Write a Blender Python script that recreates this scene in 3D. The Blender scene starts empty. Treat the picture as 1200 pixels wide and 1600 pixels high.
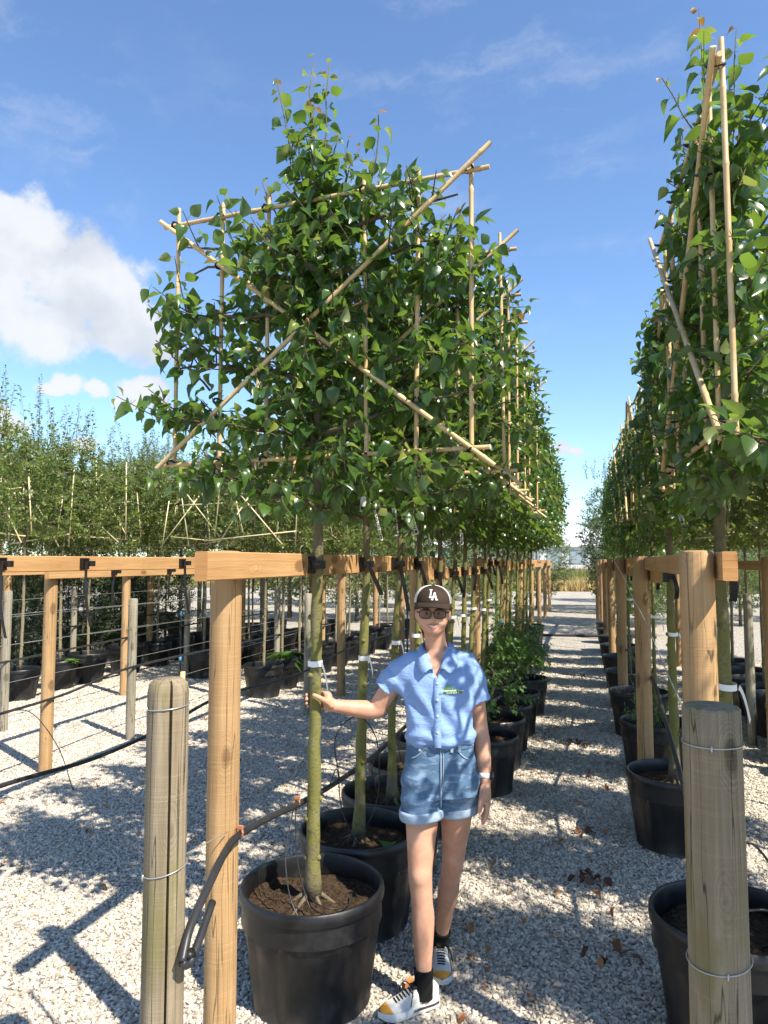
import bpy, math, random
import numpy as np
from mathutils import Vector, Matrix

R = math.radians
SC = bpy.context.scene
COL = SC.collection
rnd = random.Random(7)

# ------------------------------------------------------------------ camera
CAM_H = 1.8
cam_d = bpy.data.cameras.new('camera')
cam = bpy.data.objects.new('camera', cam_d)
COL.objects.link(cam)
cam.location = (0, 0, CAM_H)
cam.rotation_euler = (R(90 + 3.972), 0, R(15.677))
cam_d.sensor_fit = 'VERTICAL'
cam_d.sensor_height = 36
cam_d.lens = 36 * 1109 / 1600
cam_d.clip_end = 3000
cam_d.clip_start = 0.05
SC.camera = cam

# ------------------------------------------------------------------ sun and sky
SUN = Vector((0.73, -0.42, 1.0)).normalized()          # towards the sun
sun_d = bpy.data.lights.new('sun', 'SUN')
sun_d.energy = 5.0
sun_d.angle = R(0.55)
sun_d.color = (1.0, 0.92, 0.79)
sun_o = bpy.data.objects.new('sun', sun_d)
COL.objects.link(sun_o)
sun_o.rotation_euler = SUN.to_track_quat('Z', 'Y').to_euler()
sun_o.location = (20, -12, 30)

SC.view_settings.view_transform = 'Standard'
SC.view_settings.look = 'None'
SC.view_settings.gamma = 1
SC.view_settings.use_curve_mapping = False
SC.view_settings.exposure = 0.98

SC.render.engine = 'CYCLES'
cy = SC.cycles
cy.use_denoising = True
cy.use_adaptive_sampling = True
cy.adaptive_threshold = 0.025
cy.max_bounces = 6
cy.diffuse_bounces = 3
cy.glossy_bounces = 2
cy.transmission_bounces = 4
cy.transparent_max_bounces = 6
cy.caustics_reflective = False
cy.caustics_refractive = False
cy.sample_clamp_indirect = 6


class NT:
    """small helper round a node tree"""
    def __init__(self, tree):
        self.t = tree
        self.n = tree.nodes
        self.n.clear()

    def add(self, typ, **kw):
        nd = self.n.new(typ)
        for k, v in kw.items():
            setattr(nd, k, v)
        return nd

    def put(self, sock, val):
        if hasattr(val, 'is_output'):
            self.t.links.new(val, sock)
        elif val is not None:
            sock.default_value = val

    def math(self, op, a, b=None, c=None, clamp=False):
        nd = self.add('ShaderNodeMath', operation=op, use_clamp=clamp)
        self.put(nd.inputs[0], a)
        self.put(nd.inputs[1], b)
        if c is not None:
            self.put(nd.inputs[2], c)
        return nd.outputs[0]

    def vec(self, op, a, b=None, out=0):
        nd = self.add('ShaderNodeVectorMath', operation=op)
        self.put(nd.inputs[0], a)
        self.put(nd.inputs[1], b)
        return nd.outputs[out]

    def mix(self, f, a, b, typ='MIX'):
        nd = self.add('ShaderNodeMixRGB', blend_type=typ)
        self.put(nd.inputs[0], f)
        self.put(nd.inputs[1], a if hasattr(a, 'is_output') else rgba(a))
        self.put(nd.inputs[2], b if hasattr(b, 'is_output') else rgba(b))
        return nd.outputs[0]

    def noise(self, vec, scale, detail=4, rough=0.55, out=0, dist=0.0):
        nd = self.add('ShaderNodeTexNoise')
        self.put(nd.inputs['Vector'], vec)
        nd.inputs['Scale'].default_value = scale
        nd.inputs['Detail'].default_value = detail
        nd.inputs['Roughness'].default_value = rough
        nd.inputs['Distortion'].default_value = dist
        return nd.outputs[out]

    def ramp(self, f, lo, hi, a=0.0, b=1.0):
        nd = self.add('ShaderNodeMapRange')
        nd.interpolation_type = 'SMOOTHSTEP'
        self.put(nd.inputs[0], f)
        for i, v in zip((1, 2, 3, 4), (lo, hi, a, b)):
            self.put(nd.inputs[i], v)
        return nd.outputs[0]

    def scale(self, vec, s):
        return self.vec('MULTIPLY', vec, s)

    def bump(self, h, strength=0.3, dist=0.01):
        nd = self.add('ShaderNodeBump')
        nd.inputs['Strength'].default_value = strength
        nd.inputs['Distance'].default_value = dist
        self.put(nd.inputs['Height'], h)
        return nd.outputs[0]


def rgba(c):
    return tuple(c) + (1.0,) if len(c) == 3 else tuple(c)


CP, CY_ = math.cos(R(3.972)), math.sin(R(3.972))
FWD = Vector((-math.sin(R(15.677)) * CP, math.cos(R(15.677)) * CP, CY_))
RT = Vector((math.cos(R(15.677)), math.sin(R(15.677)), 0))
UPV = RT.cross(FWD)


def azel(az, el):
    """direction: az degrees left of +Y, el degrees up"""
    return Vector((-math.sin(R(az)) * math.cos(R(el)), math.cos(R(az)) * math.cos(R(el)), math.sin(R(el))))


def build_world():
    w = bpy.data.worlds.new('World')
    SC.world = w
    w.use_nodes = True
    t = NT(w.node_tree)
    sky = t.add('ShaderNodeTexSky', sky_type='NISHITA', sun_disc=False)
    el = math.asin(SUN.z)
    sky.sun_elevation = el
    sky.sun_rotation = math.atan2(SUN.x, SUN.y)
    sky.air_density = 1.0
    sky.dust_density = 0.08
    sky.ozone_density = 2.6
    sky.altitude = 50
    g = t.add('ShaderNodeTexCoord').outputs['Generated']
    d = t.vec('NORMALIZE', g)
    # cumulus: lobes at compass directions (azimuth left of the rows, elevation, half sizes in degrees)
    lobes = [(43.5, 22.0, 5.5, 3.6), (39.5, 20.5, 4.6, 4.0), (36.3, 17.6, 4.6, 3.0), (41, 16.8, 6.0, 2.6), (47, 18.5, 6.5, 4.6), (55, 20, 8, 5),
             (46.0, 24.2, 2.6, 1.3), (33.6, 16.6, 2.6, 1.8), (39.8, 13.0, 1.5, .9), (38.0, 12.7, 1.2, .7), (41.0, 12.6, 1.2, .6), (34.6, 12.6, 1.9, 1.3), (36.3, 11.8, 1.3, .6),
             (38.8, 9.0, 1.1, .7), (44.6, 9.6, 2.3, 1.6), (49, 10.5, 4, 2.2), (1.4, 8.7, 1.1, .75), (0.2, 8.4, .8, .4),
             (63, 14, 6, 2.4), (75, 18, 9, 4), (92, 14, 8, 3.5), (115, 20, 10, 5), (140, 13, 8, 3), (-70, 15, 7, 3), (-100, 19, 9, 4.5),
             (-130, 13, 7, 3), (170, 18, 9, 4)]
    warp = t.vec('SUBTRACT', t.noise(d, 7, 5, .6, out=1), (.5, .5, .5))
    dw = t.vec('ADD', d, t.scale(warp, (.10, .10, .07)))
    field = None
    for az, e, sx, sy in lobes:
        c = azel(az, e)
        rt = Vector((math.cos(R(az)), math.sin(R(az)), 0))
        up = rt.cross(c)
        if up.z < 0:
            up = -up
        a = t.math('MULTIPLY', t.vec('DOT_PRODUCT', dw, tuple(rt), out=1), 1 / R(sx))
        b = t.math('MULTIPLY', t.math('SUBTRACT', t.vec('DOT_PRODUCT', dw, tuple(up), out=1), 0.0), 1 / R(sy))
        f = t.math('GREATER_THAN', t.vec('DOT_PRODUCT', d, tuple(c), out=1), 0.7)
        rr = t.math('SQRT', t.math('ADD', t.math('MULTIPLY', a, a), t.math('MULTIPLY', b, b)))
        v = t.math('MULTIPLY', t.math('SUBTRACT', 1.25, rr, clamp=True), f)
        field = v if field is None else t.math('MAXIMUM', field, v)
    n1 = t.noise(d, 16, 9, .62)
    dens = t.math('ADD', field, t.math('MULTIPLY', t.math('SUBTRACT', n1, .52), 1.5))
    alpha = t.math('MULTIPLY', t.ramp(dens, .16, .62), t.ramp(field, .0, .22))
    # high thin streaks
    ds = t.scale(d, (1.3, 4.5, 7.0))
    n2 = t.noise(t.vec('ADD', ds, t.scale(warp, (.5, .5, .5))), 2.6, 7, .6)
    n3 = t.noise(d, 2.3, 3, .5)
    z = t.add('ShaderNodeSeparateXYZ')
    t.put(z.inputs[0], d)
    streak = t.math('MULTIPLY', t.math('MULTIPLY', t.ramp(n2, .48, .78), t.ramp(n3, .42, .60)), .34)
    shade = t.noise(t.vec('ADD', d, t.scale(warp, (.06, .06, .06))), 9, 5, .55)
    body = t.ramp(t.math('ADD', dens, t.math('MULTIPLY', shade, .9)), .75, 1.75)
    ccol = t.mix(t.ramp(shade, .42, .66), (4.1, 4.2, 4.35), (2.9, 3.15, 3.5))
    ccol = t.mix(t.math('MULTIPLY', body, .35), ccol, (4.6, 4.6, 4.6))
    # a summer sky: keep the Nishita hue, a little denser blue
    skyc = t.mix(1.0, sky.outputs[0], (.92, 1.02, 1.12), 'MULTIPLY')
    col = t.mix(streak, skyc, (4.0, 4.2, 4.4))
    col = t.mix(t.math('MULTIPLY', alpha, .93), col, ccol)
    bg = t.add('ShaderNodeBackground')
    t.put(bg.inputs[0], col)
    bg.inputs[1].default_value = 0.115
    out = t.add('ShaderNodeOutputWorld')
    t.t.links.new(bg.outputs[0], out.inputs[0])


build_world()


# ------------------------------------------------------------------ materials
def new_mat(name):
    m = bpy.data.materials.new(name)
    m.use_nodes = True
    t = NT(m.node_tree)
    out = t.add('ShaderNodeOutputMaterial')
    b = t.add('ShaderNodeBsdfPrincipled')
    t.t.links.new(b.outputs[0], out.inputs[0])
    t.b = b
    t.out = out
    return m, t


def setb(t, col=None, rough=None, normal=None, spec=None, metal=None):
    b = t.b
    if col is not None:
        t.put(b.inputs['Base Color'], col if hasattr(col, 'is_output') else rgba(col))
    if rough is not None:
        t.put(b.inputs['Roughness'], rough)
    if normal is not None:
        t.put(b.inputs['Normal'], normal)
    if spec is not None:
        t.put(b.inputs['Specular IOR Level'], spec)
    if metal is not None:
        t.put(b.inputs['Metallic'], metal)


def coords(t, rand=True):
    o = t.add('ShaderNodeTexCoord').outputs['Object']
    if not rand:
        return o
    oi = t.add('ShaderNodeObjectInfo')
    cb = t.add('ShaderNodeCombineXYZ')
    for i, k in enumerate((13.1, 7.7, 21.3)):
        t.put(cb.inputs[i], t.math('MULTIPLY', oi.outputs['Random'], k))
    return t.vec('ADD', o, cb.outputs[0])


def simple(name, col, rough=.5, spec=.5, var=.0, vscale=20, bump=0, bscale=60, metal=0):
    m, t = new_mat(name)
    c = rgba(col)
    o = coords(t)
    if var:
        n = t.noise(o, vscale, 4)
        c = t.mix(t.ramp(n, .3, .7), tuple(x * (1 - var) for x in col), tuple(min(1, x * (1 + var)) for x in col))
    nm = t.bump(t.noise(o, bscale, 4), bump, .004) if bump else None
    setb(t, c, rough, nm, spec, metal)
    return m


def wood(name, c0, c1, cd, axis=2, along=1.2, across=34, knots=True, algae=None, cracks=0.0, rough=.75):
    m, t = new_mat(name)
    o = coords(t)
    s = [across] * 3
    s[axis] = along
    g = t.noise(t.scale(o, tuple(s)), 1.0, 6, .65, dist=.5)
    s2 = [across * 4] * 3
    s2[axis] = along * 4
    g2 = t.noise(t.scale(o, tuple(s2)), 1.0, 3, .6)
    big = t.noise(o, 2.2, 3, .5)
    c = t.mix(t.ramp(g, .3, .72), c0, c1)
    c = t.mix(t.math('MULTIPLY', t.ramp(g2, .5, .8), .45), c, cd)
    c = t.mix(t.math('MULTIPLY', t.ramp(big, .42, .75), .38), c, cd)
    h = t.math('ADD', g, t.math('MULTIPLY', g2, .5))
    if knots:
        v = t.add('ShaderNodeTexVoronoi')
        ks = [6.5] * 3
        ks[axis] = 3.0
        t.put(v.inputs['Vector'], t.scale(t.vec('ADD', o, t.scale(t.noise(o, 9, 2, out=1), (.03, .03, .03))), tuple(ks)))
        v.inputs['Scale'].default_value = 1
        k = t.ramp(v.outputs['Distance'], .12, .20, 1, 0)
        ring = t.math('MULTIPLY', t.ramp(v.outputs['Distance'], .20, .46, 1, 0), t.ramp(t.math('SINE', t.math('MULTIPLY', v.outputs['Distance'], 150)), -.3, 1))
        c = t.mix(t.math('MULTIPLY', ring, .4), c, cd)
        c = t.mix(t.math('MULTIPLY', k, .75), c, tuple(x * .55 for x in cd))
        h = t.math('ADD', h, t.math('MULTIPLY', k, .8))
    if cracks:
        sx = [26.0] * 3
        sx[axis] = .8
        cr = t.noise(t.scale(o, tuple(sx)), 1.0, 2, .5, dist=.3)
        cc = t.ramp(t.math('ABSOLUTE', t.math('SUBTRACT', cr, .5)), .0, .012, 1, 0)
        c = t.mix(t.math('MULTIPLY', cc, cracks), c, (.03, .025, .02))
        h = t.math('SUBTRACT', h, t.math('MULTIPLY', cc, 2.0))
        # sawn fibre marks across the grain
        sh = [5.0] * 3
        sh[axis] = 190.0
        fib = t.noise(t.scale(o, tuple(sh)), 1.0, 3, .6)
        c = t.mix(t.math('MULTIPLY', t.ramp(fib, .5, .75), .16), c, tuple(min(1, x * 1.5) for x in c1))
        h = t.math('ADD', h, t.math('MULTIPLY', fib, .6))
    if algae:
        an = t.noise(t.scale(o, (5, 5, 1.3)), 1.6, 5, .6)
        c = t.mix(t.math('MULTIPLY', t.ramp(an, .50, .64), .6), c, algae)
    setb(t, c, rough, t.bump(h, .5, .004), .25)
    return m


M = {}
M['timber'] = wood('sawn_timber', (.42, .235, .095), (.50, .305, .14), (.27, .14, .055), axis=1)
M['timber_x'] = wood('sawn_end', (.42, .21, .08), (.5, .27, .1), (.25, .11, .04), axis=0, knots=False)
M['post'] = wood('new_round_post', (.36, .22, .10), (.45, .295, .15), (.23, .13, .055), cracks=.55)
M['post_old'] = wood('weathered_post', (.19, .150, .095), (.30, .245, .17), (.115, .09, .05), algae=(.15, .135, .045), cracks=.9, rough=.85)
M['post_grey'] = wood('grey_post', (.25, .22, .165), (.33, .30, .23), (.18, .16, .11), cracks=.8, algae=(.2, .19, .1), rough=.85)


def mat_bamboo(name, c0, c1):
    m, t = new_mat(name)
    o = coords(t)
    n = t.noise(o, 6, 4)
    n2 = t.noise(o, 60, 3)
    c = t.mix(t.ramp(n, .35, .65), c0, c1)
    c = t.mix(t.math('MULTIPLY', t.ramp(n2, .5, .75), .35), c, tuple(x * .55 for x in c0))
    setb(t, c, .42, t.bump(n2, .15, .003), .4)
    return m


M['bamboo'] = mat_bamboo('bamboo', (.50, .34, .16), (.62, .46, .25))
M['cane'] = mat_bamboo('thin_cane', (.60, .50, .28), (.70, .60, .38))
M['stake'] = mat_bamboo('yellow_stake', (.70, .48, .16), (.78, .56, .22))


def mat_bark(name, low, high, z0, z1):
    m, t = new_mat(name)
    o = coords(t)
    gp = t.add('ShaderNodeNewGeometry').outputs['Position']
    sp = t.add('ShaderNodeSeparateXYZ')
    t.put(sp.inputs[0], gp)
    n = t.noise(t.scale(o, (1, 1, .6)), 14, 5, .6)
    n2 = t.noise(t.scale(o, (1, 1, 2.2)), 70, 4, .6)
    zz = t.math('ADD', sp.outputs[2], t.math('MULTIPLY', t.math('SUBTRACT', n, .5), 1.0))
    c = t.mix(t.ramp(zz, z0, z1), low, high)
    c = t.mix(t.ramp(zz, .42, .62, 1, 0), c, (.15, .12, .08))
    c = t.mix(t.math('MULTIPLY', t.ramp(n, .54, .68), .55), c, (.21, .185, .12))
    c = t.mix(t.math('MULTIPLY', t.ramp(t.noise(o, 26, 5, .7), .54, .66), .7), c, (.075, .07, .03))
    c = t.mix(t.math('MULTIPLY', t.ramp(n2, .55, .72), .7), c, (.05, .045, .025))
    setb(t, c, .8, t.bump(t.math('ADD', n, n2), .6, .006), .25)
    return m


M['bark'] = mat_bark('pear_bark', (.172, .165, .048), (.115, .09, .06), 1.25, 2.2)
M['bark2'] = mat_bark('hornbeam_bark', (.23, .20, .12), (.16, .13, .09), 0.4, 2.4)


def mat_leaf(name, c0, c1, back, trans, rough=.33, tw=.30, spec=.5):
    m, t = new_mat(name)
    geo = t.add('ShaderNodeNewGeometry')
    oi = t.add('ShaderNodeObjectInfo')
    r = t.math('FRACT', t.math('ADD', geo.outputs['Random Per Island'], t.math('MULTIPLY', oi.outputs['Random'], 7.31)))
    n = t.noise(t.add('ShaderNodeTexCoord').outputs['Object'], 30, 2)
    c = t.mix(r, c0, c1)
    c = t.mix(t.math('MULTIPLY', t.ramp(n, .45, .7), .25), c, tuple(x * .6 for x in c0))
    c = t.mix(t.math('MULTIPLY', geo.outputs['Backfacing'], .8), c, back)
    setb(t, c, rough, t.bump(n, .15, .002), spec)
    tr = t.add('ShaderNodeBsdfTranslucent')
    tc = t.mix(r, trans, tuple(x * .7 for x in trans))
    t.put(tr.inputs[0], tc)
    ms = t.add('ShaderNodeMixShader')
    ms.inputs[0].default_value = tw
    t.t.links.new(t.b.outputs[0], ms.inputs[1])
    t.t.links.new(tr.outputs[0], ms.inputs[2])
    t.t.links.new(ms.outputs[0], t.out.inputs[0])
    return m


M['pear_leaf'] = mat_leaf('pear_leaf', (.024, .064, .015), (.062, .128, .026), (.085, .135, .06), (.27, .44, .045), .27, .36, .55)
M['young_leaf'] = mat_leaf('young_leaf', (.14, .20, .035), (.22, .24, .05), (.2, .24, .09), (.40, .48, .09), .35, .35)
M['tip_leaf'] = mat_leaf('bronze_tip_leaf', (.36, .15, .05), (.30, .20, .05), (.3, .2, .1), (.5, .26, .06), .4, .35)
M['horn_leaf'] = mat_leaf('hornbeam_leaf', (.085, .145, .030), (.17, .23, .05), (.15, .19, .08), (.34, .45, .07), .42, .34, .4)
M['shrub_leaf'] = mat_leaf('shrub_leaf', (.06, .14, .03), (.11, .22, .045), (.11, .18, .06), (.28, .45, .06), .45, .3, .4)
M['fern_leaf'] = mat_leaf('conifer_leaf', (.022, .048, .02), (.04, .075, .03), (.04, .07, .03), (.05, .09, .02), .5, .12, .3)
M['birch_leaf'] = mat_leaf('pale_leaf', (.085, .14, .04), (.15, .20, .065), (.15, .19, .09), (.30, .42, .09), .42, .28, .4)
M['straw'] = mat_leaf('straw', (.46, .33, .13), (.60, .45, .20), (.5, .38, .17), (.5, .38, .15), .6, .25, .2)
M['grass'] = mat_leaf('grass_blade', (.13, .17, .05), (.26, .27, .09), (.2, .22, .08), (.3, .34, .08), .6, .25, .2)
M['dry_leaf'] = mat_leaf('dry_leaf', (.33, .12, .035), (.50, .24, .09), (.46, .25, .12), (.45, .17, .04), .55, .15, .3)
M['dry_dark'] = mat_leaf('dark_dry_leaf', (.10, .045, .025), (.17, .075, .035), (.16, .09, .05), (.2, .07, .03), .6, .1, .3)

M['pot'] = simple('black_plastic', (.0075, .0075, .008), .36, .5, .3, 9, .12, 240)
def mat_pot():
    m, t = new_mat('black_plastic')
    o = coords(t)
    n = t.noise(o, 7, 5, .65)
    n2 = t.noise(t.scale(o, (1, 1, .15)), 45, 4, .7)
    sp = t.add('ShaderNodeSeparateXYZ')
    t.put(sp.inputs[0], t.add('ShaderNodeTexCoord').outputs['Object'])
    splash = t.ramp(t.math('ADD', sp.outputs[2], t.math('MULTIPLY', n, .22)), .06, .24, 1, 0)
    c = t.mix(t.math('MULTIPLY', t.ramp(n2, .55, .8), .5), (.0075, .0075, .008), (.028, .027, .026))
    c = t.mix(t.math('MULTIPLY', t.ramp(n, .52, .75), .35), c, (.045, .042, .038))
    c = t.mix(t.math('MULTIPLY', splash, .35), c, (.08, .073, .064))
    setb(t, c, t.ramp(n, .3, .7, .30, .55), t.bump(t.math('ADD', n2, n), .1, .004), .5)
    return m


M['pot'] = mat_pot()
M['rubber'] = simple('black_rubber', (.010, .010, .011), .45, .4)
M['hose'] = simple('black_pipe', (.022, .022, .024), .42, .45, .2, 12)
M['hose_sunlit'] = simple('sunlit_pipe', (.035, .035, .038), .4, .5, .2, 12)  # lit copy of the black pipe, sunlight put into its colour
M['wire'] = simple('galvanised_wire', (.45, .45, .44), .35, .5, 0, 1, 0, 1, .6)
M['clip'] = simple('rusty_clip', (.40, .16, .08), .6, .3)
M['tape'] = simple('white_tape', (.82, .82, .80), .4, .5)
M['label'] = simple('plant_label_plastic', (.72, .72, .70), .45, .5)
M['print'] = simple('label_print', (.05, .05, .06), .6, .3)
M['tie'] = simple('black_tie', (.012, .012, .012), .5, .4)
M['blue'] = simple('blue_fitting', (.10, .28, .50), .4, .5)


def mat_soil():
    m, t = new_mat('potting_soil')
    o = coords(t)
    n = t.noise(o, 55, 6, .7)
    n2 = t.noise(o, 190, 4, .7)
    c = t.mix(t.ramp(n, .35, .7), (.035, .022, .014), (.15, .10, .06))
    c = t.mix(t.math('MULTIPLY', t.ramp(n2, .58, .7), .8), c, (.30, .22, .14))
    setb(t, c, .95, t.bump(t.math('ADD', n, n2), 1.0, .02), .1)
    return m


M['soil'] = mat_soil()


def mat_stone():
    m, t = new_mat('gravel_stone')
    oi = t.add('ShaderNodeObjectInfo')
    r = oi.outputs['Random']
    o = t.add('ShaderNodeTexCoord').outputs['Object']
    n = t.noise(o, 90, 3)
    c = t.mix(t.ramp(r, 0, .9), (.35, .305, .245), (.63, .565, .47))
    c = t.mix(t.ramp(t.math('FRACT', t.math('MULTIPLY', r, 37.0)), .80, 1.0), c, (.42, .36, .29))
    c = t.mix(t.math('MULTIPLY', t.ramp(n, .5, .8), .35), c, (.24, .23, .21))
    setb(t, c, .85, None, .25)
    return m


M['stone'] = mat_stone()


def mat_ground():
    m, t = new_mat('gravel_ground')
    o = t.add('ShaderNodeNewGeometry').outputs['Position']
    v = t.add('ShaderNodeTexVoronoi')
    t.put(v.inputs['Vector'], o)
    v.inputs['Scale'].default_value = 42
    n = t.noise(o, 1.1, 4)
    n2 = t.noise(o, 9, 4)
    sc = t.add('ShaderNodeSeparateXYZ')
    t.put(sc.inputs[0], v.outputs['Color'])
    c = t.mix(sc.outputs[0], (.42, .375, .31), (.62, .565, .48))
    c = t.mix(t.ramp(v.outputs['Distance'], .35, .8), c, (.22, .205, .18))
    c = t.mix(t.math('MULTIPLY', t.ramp(n, .5, .75), .3), c, (.30, .26, .2))
    c = t.mix(t.math('MULTIPLY', t.ramp(n2, .55, .8), .3), c, (.25, .22, .18))
    setb(t, c, .9, t.bump(v.outputs['Distance'], 1.0, -.02), .2)
    return m


M['ground'] = mat_ground()


# ------------------------------------------------------------------ mesh helpers
def np_mesh(name, V, F, mat=None, smooth=True):
    V = np.asarray(V, dtype=np.float32).reshape(-1, 3)
    F = np.asarray(F, dtype=np.int32)
    k = F.shape[1]
    me = bpy.data.meshes.new(name)
    me.vertices.add(len(V))
    me.vertices.foreach_set('co', V.ravel())
    me.loops.add(F.size)
    me.loops.foreach_set('vertex_index', F.ravel())
    me.polygons.add(len(F))
    me.polygons.foreach_set('loop_start', np.arange(0, F.size, k, dtype=np.int32))
    me.polygons.foreach_set('loop_total', np.full(len(F), k, dtype=np.int32))
    me.polygons.foreach_set('use_smooth', np.full(len(F), smooth, dtype=bool))
    me.update(calc_edges=True)
    if mat:
        for x in (mat if isinstance(mat, (list, tuple)) else [mat]):
            me.materials.append(M[x])
    return me


class MB:
    def __init__(self):
        self.v = []
        self.f = []
        self.mi = []
        self.cur = 0

    def _f(self, face):
        self.f.append(face)
        self.mi.append(self.cur)

    def box(self, c, s, rot=None):
        b = len(self.v)
        for z in (-1, 1):
            for y in (-1, 1):
                for x in (-1, 1):
                    p = Vector((x * s[0] / 2, y * s[1] / 2, z * s[2] / 2))
                    if rot:
                        p = rot @ p
                    self.v.append((p.x + c[0], p.y + c[1], p.z + c[2]))
        for q in ((0, 2, 3, 1), (4, 5, 7, 6), (0, 1, 5, 4), (2, 6, 7, 3), (0, 4, 6, 2), (1, 3, 7, 5)):
            self._f(tuple(b + i for i in q))

    def bevbox(self, c, s, b, ends=False):
        """box with chamfered long edges (along the longest axis)"""
        ax = max(range(3), key=lambda i: s[i])
        o = [i for i in range(3) if i != ax]
        hx, hy, hl = s[o[0]] / 2, s[o[1]] / 2, s[ax] / 2
        prof = [(-hx + b, -hy), (hx - b, -hy), (hx, -hy + b), (hx, hy - b), (hx - b, hy), (-hx + b, hy), (-hx, hy - b), (-hx, -hy + b)]
        base = len(self.v)
        for e in (-hl, hl):
            for a, d in prof:
                p = [0, 0, 0]
                p[o[0]], p[o[1]], p[ax] = c[o[0]] + a, c[o[1]] + d, c[ax] + e
                self.v.append(tuple(p))
        for i in range(8):
            j = (i + 1) % 8
            self._f((base + i, base + j, base + 8 + j, base + 8 + i))
        cu, self.cur = self.cur, (1 if ends else self.cur)
        self._f(tuple(base + i for i in reversed(range(8))))
        self._f(tuple(base + 8 + i for i in range(8)))
        self.cur = cu

    def tube(self, pts, rad, n=8, cap=True, flat=None):
        pts = [Vector(p) for p in pts]
        if not isinstance(rad, (list, tuple)):
            rad = [rad] * len(pts)
        base = len(self.v)
        t0 = (pts[1] - pts[0]).normalized()
        a = Vector((0, 0, 1)) if abs(t0.z) < .9 else Vector((1, 0, 0))
        u = t0.cross(a).normalized()
        for i, p in enumerate(pts):
            if i == 0:
                t = t0
            elif i == len(pts) - 1:
                t = (pts[i] - pts[i - 1]).normalized()
            else:
                t = ((pts[i + 1] - p).normalized() + (p - pts[i - 1]).normalized())
                t = t.normalized() if t.length > 1e-6 else t0
            u = (u - t * u.dot(t))
            u = u.normalized() if u.length > 1e-6 else t.orthogonal().normalized()
            w = t.cross(u)
            for k in range(n):
                q = 2 * math.pi * k / n
                r = rad[i]
                cu, cw = math.cos(q) * r, math.sin(q) * r * (flat or 1)
                self.v.append(tuple(p + u * cu + w * cw))
        for i in range(len(pts) - 1):
            for k in range(n):
                k2 = (k + 1) % n
                self._f((base + i * n + k, base + i * n + k2, base + (i + 1) * n + k2, base + (i + 1) * n + k))
        if cap:
            self._f(tuple(base + k for k in reversed(range(n))))
            e = base + (len(pts) - 1) * n
            self._f(tuple(e + k for k in range(n)))
        return base

    def lathe(self, prof, n=32, c=(0, 0, 0), rf=None, capb=False, capt=False):
        base = len(self.v)
        for i, (r, z) in enumerate(prof):
            for k in range(n):
                q = 2 * math.pi * k / n
                rr = r * (rf(k, i) if rf else 1)
                self.v.append((c[0] + rr * math.cos(q), c[1] + rr * math.sin(q), c[2] + z))
        for i in range(len(prof) - 1):
            for k in range(n):
                k2 = (k + 1) % n
                self._f((base + i * n + k, base + i * n + k2, base + (i + 1) * n + k2, base + (i + 1) * n + k))
        if capb:
            self._f(tuple(base + k for k in reversed(range(n))))
        if capt:
            e = base + (len(prof) - 1) * n
            self._f(tuple(e + k for k in range(n)))

    def sheet(self, rows):
        """grid of points -> quads"""
        base = len(self.v)
        n = len(rows[0])
        for r in rows:
            self.v.extend(tuple(p) for p in r)
        for i in range(len(rows) - 1):
            for k in range(n - 1):
                self._f((base + i * n + k, base + i * n + k + 1, base + (i + 1) * n + k + 1, base + (i + 1) * n + k))

    def mesh(self, name, mat, smooth=True, auto=None):
        me = bpy.data.meshes.new(name)
        me.from_pydata(self.v, [], self.f)
        for x in (mat if isinstance(mat, (list, tuple)) else [mat]):
            me.materials.append(M[x])
        me.polygons.foreach_set('use_smooth', [smooth] * len(self.f))
        if any(self.mi):
            me.polygons.foreach_set('material_index', self.mi)
        me.update()
        if smooth and auto is not None:
            try:
                me.set_sharp_from_angle(angle=R(auto))
            except Exception:
                pass
        return me


KIDS = {}


def obj(name, me, parent=None, loc=None, rot=None):
    o = bpy.data.objects.new(name, me)
    COL.objects.link(o)
    if parent is not None:
        o.parent = parent
        KIDS.setdefault(parent, []).append(o)
    if loc is not None:
        o.location = loc
    if rot is not None:
        o.rotation_euler = rot
    return o


def tag(o, label=None, cat=None, group=None, kind=None):
    if label:
        o['label'] = label
    if cat:
        o['category'] = cat
    if group:
        o['group'] = group
    if kind:
        o['kind'] = kind
    return o


def thing(name, label, cat, loc=(0, 0, 0), rz=0.0, group=None):
    o = bpy.data.objects.new(name, None)
    COL.objects.link(o)
    o.empty_display_size = .1
    o.location = loc
    o.rotation_euler = (0, 0, rz)
    return tag(o, label, cat, group)


def dup(root, loc, rz, label, scale=None, skip=()):
    r = root.copy()
    COL.objects.link(r)
    r.location = loc
    r.rotation_euler = (0, 0, rz)
    if scale:
        r.scale = scale
    r['label'] = label
    for ch in KIDS.get(root, []):
        if ch.name.split('.')[0] in skip:
            continue
        c = ch.copy()
        COL.objects.link(c)
        c.parent = r
        KIDS.setdefault(r, []).append(c)
        for g in KIDS.get(ch, []):
            d = g.copy()
            COL.objects.link(d)
            d.parent = c
            KIDS.setdefault(c, []).append(d)
    return r


ORD = ['first', 'second', 'third', 'fourth', 'fifth', 'sixth', 'seventh', 'eighth', 'ninth', 'tenth', 'eleventh', 'twelfth', 'thirteenth',
       'fourteenth', 'fifteenth', 'sixteenth', 'seventeenth', 'eighteenth', 'nineteenth', 'twentieth', 'twenty-first', 'twenty-second',
       'twenty-third', 'twenty-fourth', 'twenty-fifth']


def jit(s):
    return rnd.uniform(-s, s)


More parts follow.
